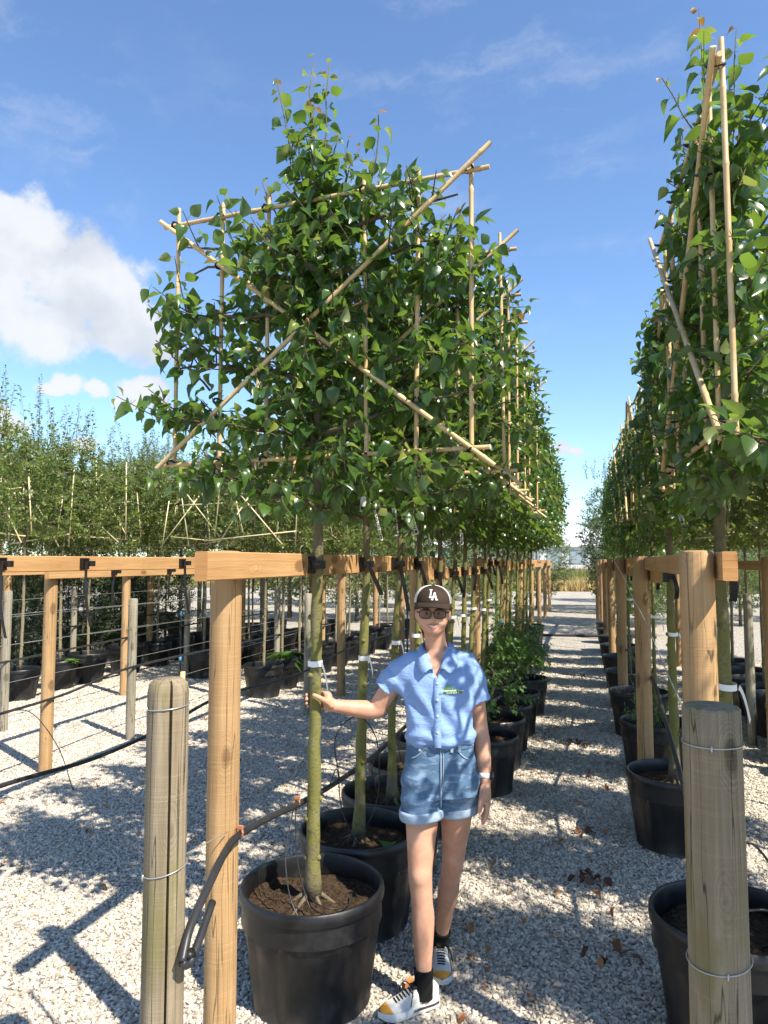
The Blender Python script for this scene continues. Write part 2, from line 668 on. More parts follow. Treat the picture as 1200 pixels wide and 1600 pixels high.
# ------------------------------------------------------------------ ground
def build_ground():
    mb = MB()
    mb.v = [(-600, -200, 0), (600, -200, 0), (600, 1200, 0), (-600, 1200, 0)]
    mb._f((0, 1, 2, 3))
    g = obj('ground', mb.mesh('ground', 'ground', False))
    tag(g, 'pale crushed gravel ground between the rows of pots', kind='structure')
    # gravel stones: real pieces, scattered, too many to count
    stones = bpy.data.collections.new('stone_shapes')
    rs = np.random.RandomState(3)
    ph = (1 + 5 ** .5) / 2
    ico = np.array([(-1, ph, 0), (1, ph, 0), (-1, -ph, 0), (1, -ph, 0), (0, -1, ph), (0, 1, ph), (0, -1, -ph), (0, 1, -ph),
                    (ph, 0, -1), (ph, 0, 1), (-ph, 0, -1), (-ph, 0, 1)]) / math.sqrt(1 + ph * ph)
    tri = [(0, 11, 5), (0, 5, 1), (0, 1, 7), (0, 7, 10), (0, 10, 11), (1, 5, 9), (5, 11, 4), (11, 10, 2), (10, 7, 6), (7, 1, 8),
           (3, 9, 4), (3, 4, 2), (3, 2, 6), (3, 6, 8), (3, 8, 9), (4, 9, 5), (2, 4, 11), (6, 2, 10), (8, 6, 7), (9, 8, 1)]
    for i in range(6):
        v = ico * (1 + rs.uniform(-.28, .28, (12, 1))) * np.array([1.25, .9, .68]) + rs.uniform(-.12, .12, (12, 3))
        o = bpy.data.objects.new('stone_shape', np_mesh('stone_shape', v, tri, 'stone', False))
        stones.objects.link(o)

    def scatter(name, label, poly, dens, s0, s1, seed, zb):
        mb = MB()
        mb.v = [(x, y, 0) for x, y in poly]
        mb._f(tuple(range(len(poly))))
        o = obj(name, mb.mesh(name, 'stone', False), loc=(0, 0, zb))
        tag(o, label, 'gravel', kind='stuff')
        ng = bpy.data.node_groups.new(name + '_nodes', 'GeometryNodeTree')
        ng.interface.new_socket('Geometry', in_out='INPUT', socket_type='NodeSocketGeometry')
        ng.interface.new_socket('Geometry', in_out='OUTPUT', socket_type='NodeSocketGeometry')
        N, L = ng.nodes, ng.links
        gi, go = N.new('NodeGroupInput'), N.new('NodeGroupOutput')
        dp = N.new('GeometryNodeDistributePointsOnFaces')
        dp.inputs['Density'].default_value = dens
        dp.inputs['Seed'].default_value = seed
        ip = N.new('GeometryNodeInstanceOnPoints')
        ip.inputs['Pick Instance'].default_value = True
        ci = N.new('GeometryNodeCollectionInfo')
        ci.inputs['Collection'].default_value = stones
        ci.inputs['Separate Children'].default_value = True
        ci.inputs['Reset Children'].default_value = True
        rr = N.new('FunctionNodeRandomValue')
        rr.data_type = 'FLOAT_VECTOR'
        rr.inputs[0].default_value = (-.7, -.7, 0)
        rr.inputs[1].default_value = (.7, .7, 6.283)
        rsz = N.new('FunctionNodeRandomValue')
        rsz.data_type = 'FLOAT'
        rsz.inputs[2].default_value = s0
        rsz.inputs[3].default_value = s1
        L.new(gi.outputs[0], dp.inputs[0])
        L.new(dp.outputs[0], ip.inputs['Points'])
        L.new(ci.outputs[0], ip.inputs['Instance'])
        L.new(rr.outputs[0], ip.inputs['Rotation'])
        L.new(rsz.outputs[1], ip.inputs['Scale'])
        L.new(ip.outputs[0], go.inputs[0])
        md = o.modifiers.new('scatter', 'NODES')
        md.node_group = ng
    scatter('gravel', 'angular pale grey gravel stones in the foreground', [(-4.6, 2.1), (1.9, 2.1), (2.6, 6.5), (-6.4, 6.5)], 4700, .0055, .0122, 1, .004)
    scatter('gravel', 'smaller looking gravel stones further along the rows', [(-6.4, 6.5), (2.6, 6.5), (4.2, 14), (-11.5, 14)], 1700, .009, .017, 2, .002)


build_ground()


def build_far():
    mb = MB()
    mb.v = [(-300, 44, .012), (300, 44, .012), (300, 700, .012), (-300, 700, .012)]
    mb._f((0, 1, 2, 3))
    M['meadow'] = simple('meadow', (.20, .17, .07), .95, .1, .35, .4)
    tag(obj('field', mb.mesh('field', 'meadow', False)), 'dry grassy field beyond the gravel', kind='structure')
    rs = np.random.RandomState(5)

    def blades(name, label, n, x0, x1, y0, y1, h0, h1, mat):
        p = np.stack([rs.uniform(x0, x1, n), y0 + (y1 - y0) * rs.uniform(0, 1, n) ** 1.4, np.zeros(n)], 1)
        a = rs.uniform(0, 6.283, n)
        h = rs.uniform(h0, h1, n)
        w = np.stack([np.cos(a), np.sin(a), 0 * a], 1) * .03
        lean = np.stack([rs.normal(0, .22, n), rs.normal(0, .22, n), np.ones(n)], 1) * h[:, None]
        V = np.concatenate([p - w, p + w, p + lean], 1).reshape(-1, 3)
        F = np.arange(3 * n).reshape(-1, 3)
        tag(obj(name, np_mesh(name, V, F, mat)), label, 'grass', kind='stuff')
    blades('straw_grass', 'golden dry grass at the far end of the path', 5200, -7, 9, 44, 48, .35, 1.0, 'straw')
    blades('meadow_grass', 'tall greenish grass behind the golden strip', 7000, -8, 12, 48, 60, .8, 1.7, 'grass')
    # pale building beyond
    b = thing('glasshouse', 'long white building beyond the far field', 'building', (-4, 88, 0))
    M['white_wall'] = simple('white_cladding', (.72, .74, .76), .6, .3, .08, 1)
    M['brickred'] = simple('brick_plinth', (.42, .25, .19), .85, .2, .2, 6)
    M['pane'] = simple('blue_glass', (.32, .38, .44), .2, .5)
    m = MB()
    m.box((0, 0, 1.7), (60, 12, 3.4))
    obj('wall', m.mesh('wall', 'white_wall', False), b)
    m = MB()
    m.v = [(-30.3, -6.3, 3.4), (30.3, -6.3, 3.4), (30.3, 0, 5.4), (-30.3, 0, 5.4), (30.3, 6.3, 3.4), (-30.3, 6.3, 3.4),
           (-30.3, -6.3, 3.6), (30.3, -6.3, 3.6), (30.3, 0, 5.6), (-30.3, 0, 5.6), (30.3, 6.3, 3.6), (-30.3, 6.3, 3.6)]
    for q in ((0, 3, 2, 1), (3, 5, 4, 2), (6, 7, 8, 9), (9, 8, 10, 11), (0, 1, 7, 6), (5, 11, 10, 4), (0, 6, 9, 3), (3, 9, 11, 5), (1, 2, 8, 7), (2, 4, 10, 8)):
        m._f(q)
    obj('roof', m.mesh('roof', 'white_wall', False), b)
    m = MB()
    m.box((0, -6.1, .5), (60.2, .3, 1.0))
    obj('plinth', m.mesh('plinth', 'brickred', False), b)
    m = MB()
    m.box((0, -6.03, 2.3), (1.6, .12, 1.4))
    wm = m.mesh('window', 'pane', False)
    for k in range(24):
        obj('window', wm, b, loc=(-28.5 + k * 2.45, 0, 0))


build_far()


# ------------------------------------------------------------------ posts and bars
def post_mesh(r, h, mat, n=20, dome=.012, seed=0, flare=0.0, crack=None):
    rs = random.Random(seed)
    mb = MB()
    off = [.018 * math.sin(6.283 * k / n * 3 + seed) + .012 * math.sin(6.283 * k / n * 7 + seed * 2) + rs.uniform(-.006, .006) for k in range(n)]
    zs = [0, h * .15, h * .3, h * .45, h * .6, h * .75, h * .9, h - dome]
    prof = [(r * (1 + flare * (1 - z / h)), z) for z in zs] + [(r * .93, h - dome * .35), (r * .72, h), (r * .25, h + dome * .1)]

    def rf(k, i):
        f = 1 + off[k] + .008 * math.sin(i * 1.3 + 6.283 * k / n * 2)
        if crack is not None and i < 9:
            kk = (crack + int(round(.4 * math.sin(i * 1.7)))) % n
            if k == kk:
                f *= .70
        return f
    mb.lathe(prof, n, rf=rf, capt=True)
    return mb.mesh('round_post', mat, True, 40)


PM = {i: post_mesh(.054, 1.86, 'post', seed=i) for i in range(3)}
POLD = post_mesh(.056, 1.47, 'post_old', 96, .035, 9, .03, 72)
PGREY = [post_mesh(.046, 1.42, 'post_grey', 14, .012, 4), post_mesh(.043, 1.48, 'post_grey', 14, .012, 6)]


def post(name, label, x, y, me, group=None, h=1.0, lean=(0, 0)):
    o = obj(name, me, loc=(x, y, 0), rot=(lean[0], lean[1], rnd.uniform(0, 6)))
    o.scale = (1, 1, h * (.987 if me in PM.values() else 1))
    return tag(o, label, 'post', group)


def bar(label, x, y0, y1, zc, group=None, th=.044, hh=.092):
    mb = MB()
    mb.bevbox((0, (y1 - y0) / 2, 0), (th, y1 - y0, hh), .004, True)
    o = obj('timber_bar', mb.mesh('timber_bar', ['timber', 'timber_x'], True, 30), loc=(x, y0, zc))
    return tag(o, label, 'wooden bar', group)


GP = 'round timber posts holding the bars'
MAIN = "the row the woman stands in"
# main row (left of the path)
names = ['stout orange-brown timber post beside the nearest big pot, black pipe clipped to it',
         'timber post just behind the woman, by the left edge of her cap',
         'third timber post of the row behind the woman, among the trunks',
         'fourth timber post of the row behind the woman', 'fifth timber post of the row behind the woman',
         'sixth timber post along the row behind the woman', 'seventh timber post along the row behind the woman',
         'eighth timber post along the row behind the woman, near the far gravel', 'last timber post of the row behind the woman, before the dry grass']
for i, y in enumerate([2.25, 5.2, 8.2, 11.2, 14.2, 17.2, 20.2, 23.2, 26.2]):
    post('round_post', names[i], -1.205, y, PM[i % 3], GP)
bars = [(1.95, 5.85, 1.785), (5.0, 8.9, 1.70), (8.0, 11.9, 1.785), (11.0, 15.0, 1.70), (14, 18, 1.785), (17, 21, 1.7), (20, 24, 1.785), (23, 27, 1.7)]
for i, (a, b, z) in enumerate(bars):
    bar('long timber bar %s in the row beside the woman' % ['with sawn end at the front post', 'starting behind her cap'][i] if i < 2 else
        '%s timber bar along the row beside the woman, seen between trunks' % ORD[i], -1.13, a, b, z, 'timber bars')
# right row
for i, y in enumerate([2.55, 5.42, 8.4, 11.4, 14.4, 17.4, 20.4, 23.4]):
    post('round_post', ['thick timber post standing behind the weathered post at the right edge', 'timber post across the path behind the second pot on the right',
                        'third timber post on the right side of the path', 'fourth timber post on the right side of the path', 'fifth timber post on the right side of the path',
                        'sixth timber post on the right side of the path', 'seventh timber post on the right side of the path', 'eighth timber post on the right side of the path'][i],
         [.36, .395][i > 0], y, PM[(i + 1) % 3], GP)
for i, (a, b, z) in enumerate([(2.43, 5.75, 1.785), (5.1, 8.8, 1.70), (8.1, 11.8, 1.785), (11, 15, 1.7), (14, 18, 1.785), (17, 21, 1.7)]):
    bar(['timber bar with dark sawn end grain beside the right tree trunk', 'second timber bar on the right side of the path'][i] if i < 2 else
        '%s timber bar on the right side of the path, far along' % ORD[i], [.440, .476][i > 0], a, b, z, 'timber bars')
# empty row with hanging straps
for i, y in enumerate([2.5, 5.75, 9.1, 12.4, 15.7]):
    if i:
        post('round_post', '%s timber post of the treeless row left of the woman' % ORD[i - 1], -3.15, y, PM[i % 3], GP)
for i, (a, b, z) in enumerate([(2.4, 6.0, 1.785), (5.6, 9.5, 1.70), (8.9, 12.7, 1.785), (12.2, 16, 1.7)]):
    bar(['upper timber bar crossing the left edge, black straps hanging from it', 'second timber bar of the treeless row, behind the near post',
         'third timber bar of the treeless row', 'fourth timber bar of the treeless row'][i], -3.075, a, b, z, 'timber bars')
# rows further left
for i, y in enumerate([5.19, 8.6, 11.9, 15.2]):
    post('round_post', ['tall orange timber post on open gravel near the left edge'][0] if i == 0 else '%s timber post of the second row left of the woman' % ORD[i], -4.466, y, PM[i % 3], GP, .955)
for i, (a, b, z) in enumerate([(5.05, 8.8, 1.695), (8.5, 12.1, 1.62), (11.8, 15.5, 1.7)]):
    bar('%s lower timber bar of the second row left of the woman' % ORD[i], -4.39, a, b, z, 'timber bars')
for i, y in enumerate([4.6, 8.37, 11.8, 15.2]):
    if i:
        post('round_post', ['', 'slim orange timber post beside a grey stake, left gravel strip', 'second orange post of the third row left', 'third orange post of the third row left'][i], -5.98, y, PM[i % 3], GP, .955)
for i, (a, b, z) in enumerate([(4.6, 8.5, 1.695), (8.2, 12.1, 1.66)]):
    bar('%s timber bar of the third row left of the woman' % ORD[i], -5.9, a, b, z, 'timber bars')
for i, y in enumerate([7.9, 11.2, 14.5]):
    post('round_post', '%s brown timber post of the fourth row, behind the left pots' % ORD[i], -7.5, y, PM[i % 3], GP, .955)
# right of the right row
for i, y in enumerate([6.9, 10, 13.2]):
    post('round_post', '%s orange timber post of the row beyond the right trees' % ORD[i], 1.55, y, PM[i % 3], GP)
bar('timber bar running off the right edge behind the right tree trunk', 1.63, 4.2, 10.2, 1.76, 'timber bars')

# weathered posts with wire
wp = thing('weathered_post', 'thick weathered grey-green round post in the front, wire round it', 'post', (-1.133, 1.79, 0), 0, 'weathered wire posts')
obj('shaft', POLD, wp, rot=(0, 0, R(41)))


def wire_ring(parent, r, z, tilt, knot_a):
    mb = MB()
    pts = []
    for k in range(33):
        q = 2 * math.pi * k / 32
        pts.append((math.cos(q) * r, math.sin(q) * r, z + tilt * math.cos(q - .6)))
    mb.tube(pts, .0017, 5, False)
    kx, ky = math.cos(knot_a) * (r + .003), math.sin(knot_a) * (r + .003)
    kz = z + tilt * math.cos(knot_a - .6)
    mb.tube([(kx, ky, kz + .008), (kx * 1.03, ky * 1.03, kz), (kx, ky, kz - .010)], .0025, 5)
    obj('wire_loop', mb.mesh('wire_loop', 'wire'), parent)


wire_ring(wp, .0585, 1.395, .005, R(-122))
wire_ring(wp, .0595, .955, .012, R(-122))
mo = post_mesh(.070, 1.43, 'post_old', 60, .010, 12, .06)
wr = thing('weathered_post', 'broad pale weathered post in front at the right, wire round it', 'post', (.311, 2.03, 0), 0, 'weathered wire posts')
obj('shaft', mo, wr, rot=(0, 0, R(-13)))
wire_ring(wr, .0735, 1.335, .002, R(-100))
wire_ring(wr, .076, .80, .012, R(-85))
post('grey_post', 'slim grey weathered stake standing on the open gravel at left', -4.448, 6.35, PGREY[0], 'grey stakes')
post('grey_post', 'grey weathered stake cut off by the left edge', -5.957, 6.29, PGREY[1], 'grey stakes')
for i, (x, y) in enumerate([(-5.96, 9.9), (-5.97, 12.6), (-7.48, 9.2), (-7.5, 12.9), (-4.44, 9.9), (-4.45, 13), (-3.15, 7.9), (1.56, 7.8)]):
    post('grey_post', '%s grey stake among the pots %s' % (ORD[i], 'beyond the right row' if x > 0 else 'in the rows left of the woman'), x, y, PGREY[i % 2], 'grey stakes')

mb = MB()
mb.tube([(0, 0, 0), (0, 0, .6), (.002, 0, 1.46)], .0075, 8)
tag(obj('garden_stake', mb.mesh('garden_stake', 'stake'), loc=(-1.20, 1.97, 0)), 'thin yellow stake rising behind the front weathered post', 'stake')


# ------------------------------------------------------------------ pots
def pot_meshes(rr, h, rb, seed):
    mb = MB()
    n = 64

    def rf(k, i):
        a = (k % 8)
        rib = 1.0 if a in (0, 1) else .952
        return rib if 2 <= i <= 5 else 1.0
    zb = h - .13
    prof = [(rb * .9, .0), (rb, .012), (rb + .004, .03), (rb + (rr - rb) * .5, h * .5), (rb + (rr - rb) * .70, zb - .02), (rb + (rr - rb) * .72, zb - .004),
            (rb + (rr - rb) * .83, zb), (rr * .955, h - .045)]
    mb.lathe(prof, n, rf=rf, capb=True)
    body = mb.mesh('pot_body', 'pot', True, 32)
    mb = MB()
    prof = [(rr * .955, h - .048), (rr * .995, h - .046), (rr, h - .03), (rr * .995, h - .008), (rr * .975, h), (rr * .945, h), (rr * .93, h - .01),
            (rr * .925, h - .06), (rr * .90, h - .16)]
    mb.lathe(prof, n)
    rim = mb.mesh('pot_rim', 'pot', True, 40)
    rs = random.Random(seed)
    mb = MB()
    rings = 9
    rows = []
    for i in range(rings + 1):
        r = rr * .915 * i / rings
        row = []
        for k in range(37):
            q = 2 * math.pi * (k % 36) / 36
            z = h - .085 + .035 * math.exp(-(r / .09) ** 2) + .012 * math.sin(q * 3 + i * 1.7 + seed) * (i / rings) + (rs.uniform(-.007, .007) if k < 36 and i else 0)
            row.append((r * math.cos(q), r * math.sin(q), z))
        row[36] = row[0]
        rows.append(row)
    mb.sheet(rows)
    soil = mb.mesh('soil', 'soil', True)
    return body, rim, soil


POTM = [pot_meshes(.302, .46, .245, 1), pot_meshes(.302, .46, .245, 4), pot_meshes(.27, .43, .21, 7)]


def pot(label, x, y, kind=0, group=None, s=1.0):
    p = thing('plant_pot', label, 'pot', (x, y, 0), rnd.uniform(0, 6.28), group)
    p.scale = (s, s, s)
    b, r, so = POTM[kind]
    obj('pot_body', b, p)
    obj('rim', r, p)
    obj('soil', so, p)
    return p


# ------------------------------------------------------------------ leaves
def leaf_template(fold, curl, twist, wid=.80, seg=5):
    ts = [0.0, .10, .28, .52, .78, 1.0]
    ws = [.10, .62, .98, .86, .42, .0]
    V, F = [], []
    mid, lf, rt = [], [], []
    for t, w in zip(ts, ws):
        z = -curl * t * t
        x = t * (1 - .25 * curl * t)
        tw = twist * t
        mid.append(len(V))
        V.append((x, 0, z))
        hw = w * wid / 2
        lf.append(len(V))
        V.append((x, hw * math.cos(fold), z + hw * math.sin(fold) + tw * hw))
        rt.append(len(V))
        V.append((x, -hw * math.cos(fold), z + hw * math.sin(fold) - tw * hw))
    for i in range(len(ts) - 1):
        F.append((mid[i], mid[i + 1], lf[i + 1], lf[i]))
        F.append((rt[i], rt[i + 1], mid[i + 1], mid[i]))
    # petiole
    b = len(V)
    V += [(-.42, 0, .10), (-.42, .02, .10), (0, .02, 0), (0, -.012, 0)]
    F.append((b, b + 3, b + 2, b + 1))
    return np.array(V, dtype=np.float32), np.array(F, dtype=np.int32)


LEAF_T = [leaf_template(R(22), .30, .15), leaf_template(R(35), .55, -.2), leaf_template(R(12), .18, .3), leaf_template(R(40), .75, .1)]


def small_leaf(fold=R(18), wid=.62):
    V = [(0, 0, 0), (.38, wid / 2, .5 * wid * math.sin(fold)), (1, 0, -.12), (.38, -wid / 2, .5 * wid * math.sin(fold)), (.45, 0, 0)]
    F = [(0, 4, 1, 1), (4, 2, 1, 1)]
    V = np.array(V, dtype=np.float32)
    F = np.array([(0, 4, 1), (4, 2, 1), (0, 3, 4), (4, 3, 2)], dtype=np.int32)
    return V, F


SMALL_T = small_leaf()


def frames_of(d, n):
    """orthonormal bases from leaf directions d and rough normals n (arrays)"""
    d = d / np.linalg.norm(d, axis=1, keepdims=True)
    n = n - d * np.sum(n * d, 1, keepdims=True)
    n = n / np.maximum(np.linalg.norm(n, axis=1, keepdims=True), 1e-6)
    y = np.cross(n, d)
    return np.stack([d, y, n], 2)      # columns


def join_leaves(P, B, S, T):
    """positions, bases, sizes, template -> verts, faces"""
    V0, F0 = T
    V = np.einsum('nij,kj->nki', B, V0) * S[:, None, None] + P[:, None, :]
    F = F0[None] + (np.arange(len(P)) * len(V0))[:, None, None]
    return V.reshape(-1, 3), F.reshape(-1, F0.shape[1])


def pear_crown(seed, leaders, W=.66, z0=2.17, z1=3.32, thin=None, dens=1.0, extra=()):
    """branches and leaves of a pleached pear; u along the frame, v across it"""
    rs = np.random.RandomState(seed)
    br = MB()
    shoots = []
    tiers = [2.20, 2.42, 2.64, 2.86, 3.08, 3.25]
    for z in tiers:
        for s in (-1, 1):
            zz = z + rs.uniform(-.05, .05)
            L = W * rs.uniform(.86, 1.04)
            pts = [Vector((0, 0, zz - .14))]
            for k in range(1, 7):
                t = k / 6
                pts.append(Vector((s * L * t, rs.normal(0, .02) - .02, zz - .14 * (1 - t) ** 2 + rs.normal(0, .015))))
            br.tube(pts, [.011 - .0012 * k for k in range(7)], 6)
            n = int(18 * dens)
            for k in range(n):
                t = (k + rs.uniform(.1, .9)) / n
                j = min(int(t * 6), 5)
                p = pts[j].lerp(pts[j + 1], t * 6 - j)
                if thin is not None and rs.uniform() < thin(p.x, p.z):
                    continue
                up = rs.uniform(-.25, .9)
                dv = Vector((s * rs.uniform(-.2, .7), rs.choice([-1, 1]) * abs(rs.normal(.75, .35)), up)).normalized()
                shoots.append((p, dv, rs.uniform(.08, .30), False))
    for k in range(int(40 * dens)):
        z = rs.uniform(z0, z1 + .12)
        a = rs.uniform(0, 6.283)
        shoots.append((Vector((0, 0, z)), Vector((math.cos(a) * .7, math.sin(a), rs.uniform(.1, .8))).normalized(), rs.uniform(.10, .3), False))
    for (u, zb, u2, v2, zt) in leaders:
        shoots.append((Vector((u, 0, zb)), None, (Vector((u2, v2, zt))), True))
    for p, q in extra:
        shoots.append((Vector(p), None, Vector(q), True))
    P, D, N, S, Y = [], [], [], [], []
    for p, dv, L, lead in shoots:
        if lead:
            e = L
            d = e - p
            ln = d.length
            pts = [p + d * t + Vector((rs.normal(0, .008), rs.normal(0, .008), 0)) * (t > 0) + Vector((0, 0, 0)) for t in np.linspace(0, 1, 7)]
            br.tube(pts, [.0058 - .0006 * k for k in range(7)], 5)
            step = .027
        else:
            ln = L
            e = p + dv * L + Vector((0, 0, .25 * L * L))
            pts = [p, p + dv * (L * .5), e]
            br.tube(pts, [.0042, .003, .0018], 4, False)
            step = .024
        cnt = max(3, int(ln / step))
        a = rs.uniform(0, 6.283)
        ax = (e - p).normalized()
        for k in range(cnt + 1):
            t = (k + .4) / (cnt + .4)
            a += 2.4 + rs.normal(0, .3)
            q = p.lerp(e, min(t, 1))
            o = ax.orthogonal().normalized()
            o2 = ax.cross(o)
            side = o * math.cos(a) + o2 * math.sin(a)
            dd = side * 1.0 + ax * .35 + Vector((0, 0, rs.uniform(-.95, .05)))
            nn = Vector((rs.normal(0, .45), rs.normal(0, .45), .7)) + side * .45
            size = min(.088, max(.036, rs.normal(.073, .014))) * (1.0 if t < .85 else .8)
            if lead and t > .93:
                size *= .6
            P.append(q + side * (size * .35))
            D.append(dd)
            N.append(nn)
            S.append(size)
            Y.append(2 if (lead and t > .95 and rs.uniform() < .7) else (1 if (t > .86 and rs.uniform() < (.75 if lead else .22)) else 0))
    return br, np.array(P), frames_of(np.array(D), np.array(N)), np.array(S), np.array(Y), rs


def trunk_into(br, path, rad, seed, root=True):
    rs = random.Random(seed)
    n = 12
    pts, rr = [], []
    m = 26
    for k in range(m):
        t = k / (m - 1)
        x = t * (len(path) - 1)
        j = min(int(x), len(path) - 2)
        p = Vector(path[j]).lerp(Vector(path[j + 1]), x - j)
        pts.append(p + Vector((rs.uniform(-.003, .003), rs.uniform(-.003, .003), 0)))
        r = rad[0] + (rad[1] - rad[0]) * t
        if rs.random() < .28:
            r *= rs.uniform(1.06, 1.16)
        if k < 2 and root:
            r *= 1.5 - .3 * k
        rr.append(r)
    br.tube(pts, rr, n)
    # pruning scars
    for k in range(9):
        z = rs.uniform(.6, 2.0)
        t = (z - pts[0].z) / (pts[-1].z - pts[0].z)
        p = pts[min(int(t * (m - 1)), m - 1)]
        a = rs.uniform(0, 6.283)
        r = rad[0] * .95
        d = Vector((math.cos(a), math.sin(a), .2))
        br.tube([p + d * (r * .5), p + d * (r * 1.12), p + d * (r * 1.25)], [.014, .011, .006], 7)
    if root:
        for k in range(7):
            a = k * .9 + rs.uniform(-.2, .2)
            d = Vector((math.cos(a), math.sin(a), 0))
            b = pts[0]
            ln = rs.uniform(.07, .13)
            br.tube([b + d * .008 + Vector((0, 0, .040)), b + d * (ln * .35) + Vector((0, 0, .012)), b + d * ln + Vector((0, 0, -.03))], [.013, .010, .005], 6)


LEAF_MESH = {}


def leaf_mesh(v, mat):
    if (v, mat) not in LEAF_MESH:
        V, F = LEAF_T[v]
        LEAF_MESH[(v, mat)] = np_mesh('leaf', V, F, mat)
    return LEAF_MESH[(v, mat)]


LM = ['pear_leaf', 'young_leaf', 'tip_leaf']


def pear_tree(label, base, rz, seed, leaders, singles=0, front=None, group='pleached broad-leaved trees', lean=((0, 0, .4), (0, 0, 3.3)), rad=(.031, .014), thin=None, dens=1.0, extra=(), vs=1.0):
    """the tree; `front` is a local vector: leaves furthest along it become single objects"""
    t = thing('pear_tree', label, 'tree', base, rz, group)
    br, P, B, S, Y, rs = pear_crown(seed, leaders, thin=thin, dens=dens, extra=extra)
    off = Vector(lean[-1])
    tr = MB()
    P = P * np.array([1, vs, 1])
    br.v = [(x + off.x, y * vs + off.y, z) for x, y, z in br.v]
    P = P + np.array([off.x, off.y, 0])
    trunk_into(br, lean, rad, seed)
    obj('trunk', br.mesh('trunk', 'bark', True), t)
    variant = rs.randint(0, 4, len(P))
    single = np.zeros(len(P), bool)
    if singles:
        sc = P @ np.array(front) + rs.uniform(0, .05, len(P))
        single[np.argsort(-sc)[:singles]] = True
        for i in np.nonzero(single)[0]:
            o = obj('leaf', leaf_mesh(int(variant[i]), LM[Y[i]]), t)
            m = Matrix(B[i].tolist()).to_4x4()
            o.matrix_basis = Matrix.Translation(Vector(P[i].tolist())) @ m @ Matrix.Scale(float(S[i]), 4)
    VV, FF, MI, b = [], [], [], 0
    for v in range(4):
        for y in range(3):
            k = (~single) & (variant == v) & (Y == y)
            if not k.any():
                continue
            V, F = join_leaves(P[k], B[k], S[k], LEAF_T[v])
            VV.append(V)
            FF.append(F + b)
            MI.append(np.full(len(F), y))
            b += len(V)
    me = np_mesh('foliage', np.concatenate(VV), np.concatenate(FF), LM)
    me.polygons.foreach_set('material_index', np.concatenate(MI).astype(np.int32))
    f = obj('foliage', me, t)
    f['kind'] = 'stuff'
    return t


# ------------------------------------------------------------------ bamboo frame
def bamboo(mb, a, b, r):
    a, b = Vector(a), Vector(b)
    L = (b - a).length
    pts, rr = [], []
    z = 0
    first = rnd.uniform(.08, .25)
    nodes = []
    x = first
    while x < L - .03:
        nodes.append(x)
        x += rnd.uniform(.2, .28)
    stops = [(0, r)]
    for q in nodes:
        stops += [(q - .012, r), (q - .003, r * 1.16), (q + .004, r * 1.14), (q + .012, r * .99)]
    stops.append((L, r * .95))
    for s, q in stops:
        pts.append(a.lerp(b, s / L))
        rr.append(q)
    mb.tube(pts, rr, 9)


def bamboo_frame(label, loc, rz, W=.66, z0=2.19, z1=3.42, tilt=.0, r=.0098, ties=True, side=-1, group='bamboo training frames', wob=.01, pole='pole', mat='bamboo', thin=False):
    t = thing('bamboo_frame', label, 'bamboo frame', loc, rz, group)

    def cane(a, b, rr):
        mb = MB()
        bamboo(mb, a, b, rr)
        obj(pole, mb.mesh(pole, mat, True, 50), t)
    us = [-W, -W * .667, -W * .333, W * .333, W * .667, W]
    zt = lambda u: z1 - .09 + tilt * u
    for u in us:
        j = rnd.uniform(-wob, wob)
        cane((u + j, side * .018, z0 + rnd.uniform(-.03, .02)), (u - j, side * .018, zt(u) + rnd.uniform(.03, .1)), r * rnd.uniform(.85, 1.0))
    h = side * (.018 + 2.05 * r)
    cane((-W - .06, h, z0 + .03), (W + .07, h, z0 + .05), r)
    cane((-W - .06, h, zt(-W)), (W + .08, h, zt(W)), r)
    g = side * (.018 + 4.1 * r)
    cane((-W - .07, g, zt(-W) + .02), (W + .09, g, z0 - .025), r * 1.04)
    g2 = side * (.018 + 6.2 * r)
    cane((-W - .05, g2, z0 + .01), (W + .09, g2, zt(W) + .075), r * 1.04)
    if ties:
        spots = [(u, z0 + .04) for u in us] + [(u, zt(u)) for u in us] + [(0.02, (z0 + z1) / 2 - .02), (-W * .667, z0 + .30), (W * .667, z1 - .36), (-W * .667, z1 - .33), (W * .667, z0 + .25)]
        for u, z in spots:
            mb = MB()
            pts = [(u + .016 * math.cos(q), side * .018 + h * .55 + .028 * math.sin(q), z + .007 * math.sin(q * 1.5)) for q in np.linspace(0, 6.283, 9)]
            mb.tube(pts, .005, 5, False)
            obj('tie', mb.mesh('tie', 'tie'), t)
    return t


# ------------------------------------------------------------------ main row of pleached trees
ROWL = 'in the row beside the woman'
GPOT = 'black pots along the rows'
T1 = (-1.12, 2.88)
LEAN1 = ((0, 0, .40), (.012, -.02, .8), (.025, -.045, 1.2), (.045, -.08, 1.8), (.05, -.11, 2.5), (.05, -.12, 3.35))
FR1 = (T1[0] + .05, T1[1] - .12)


def thin1(u, z):
    if u < -.28 and z > 2.95:
        return .8
    if u < -.4 and z > 2.6:
        return .35
    if u > .3 and z > 3.12:
        return .6
    return .0


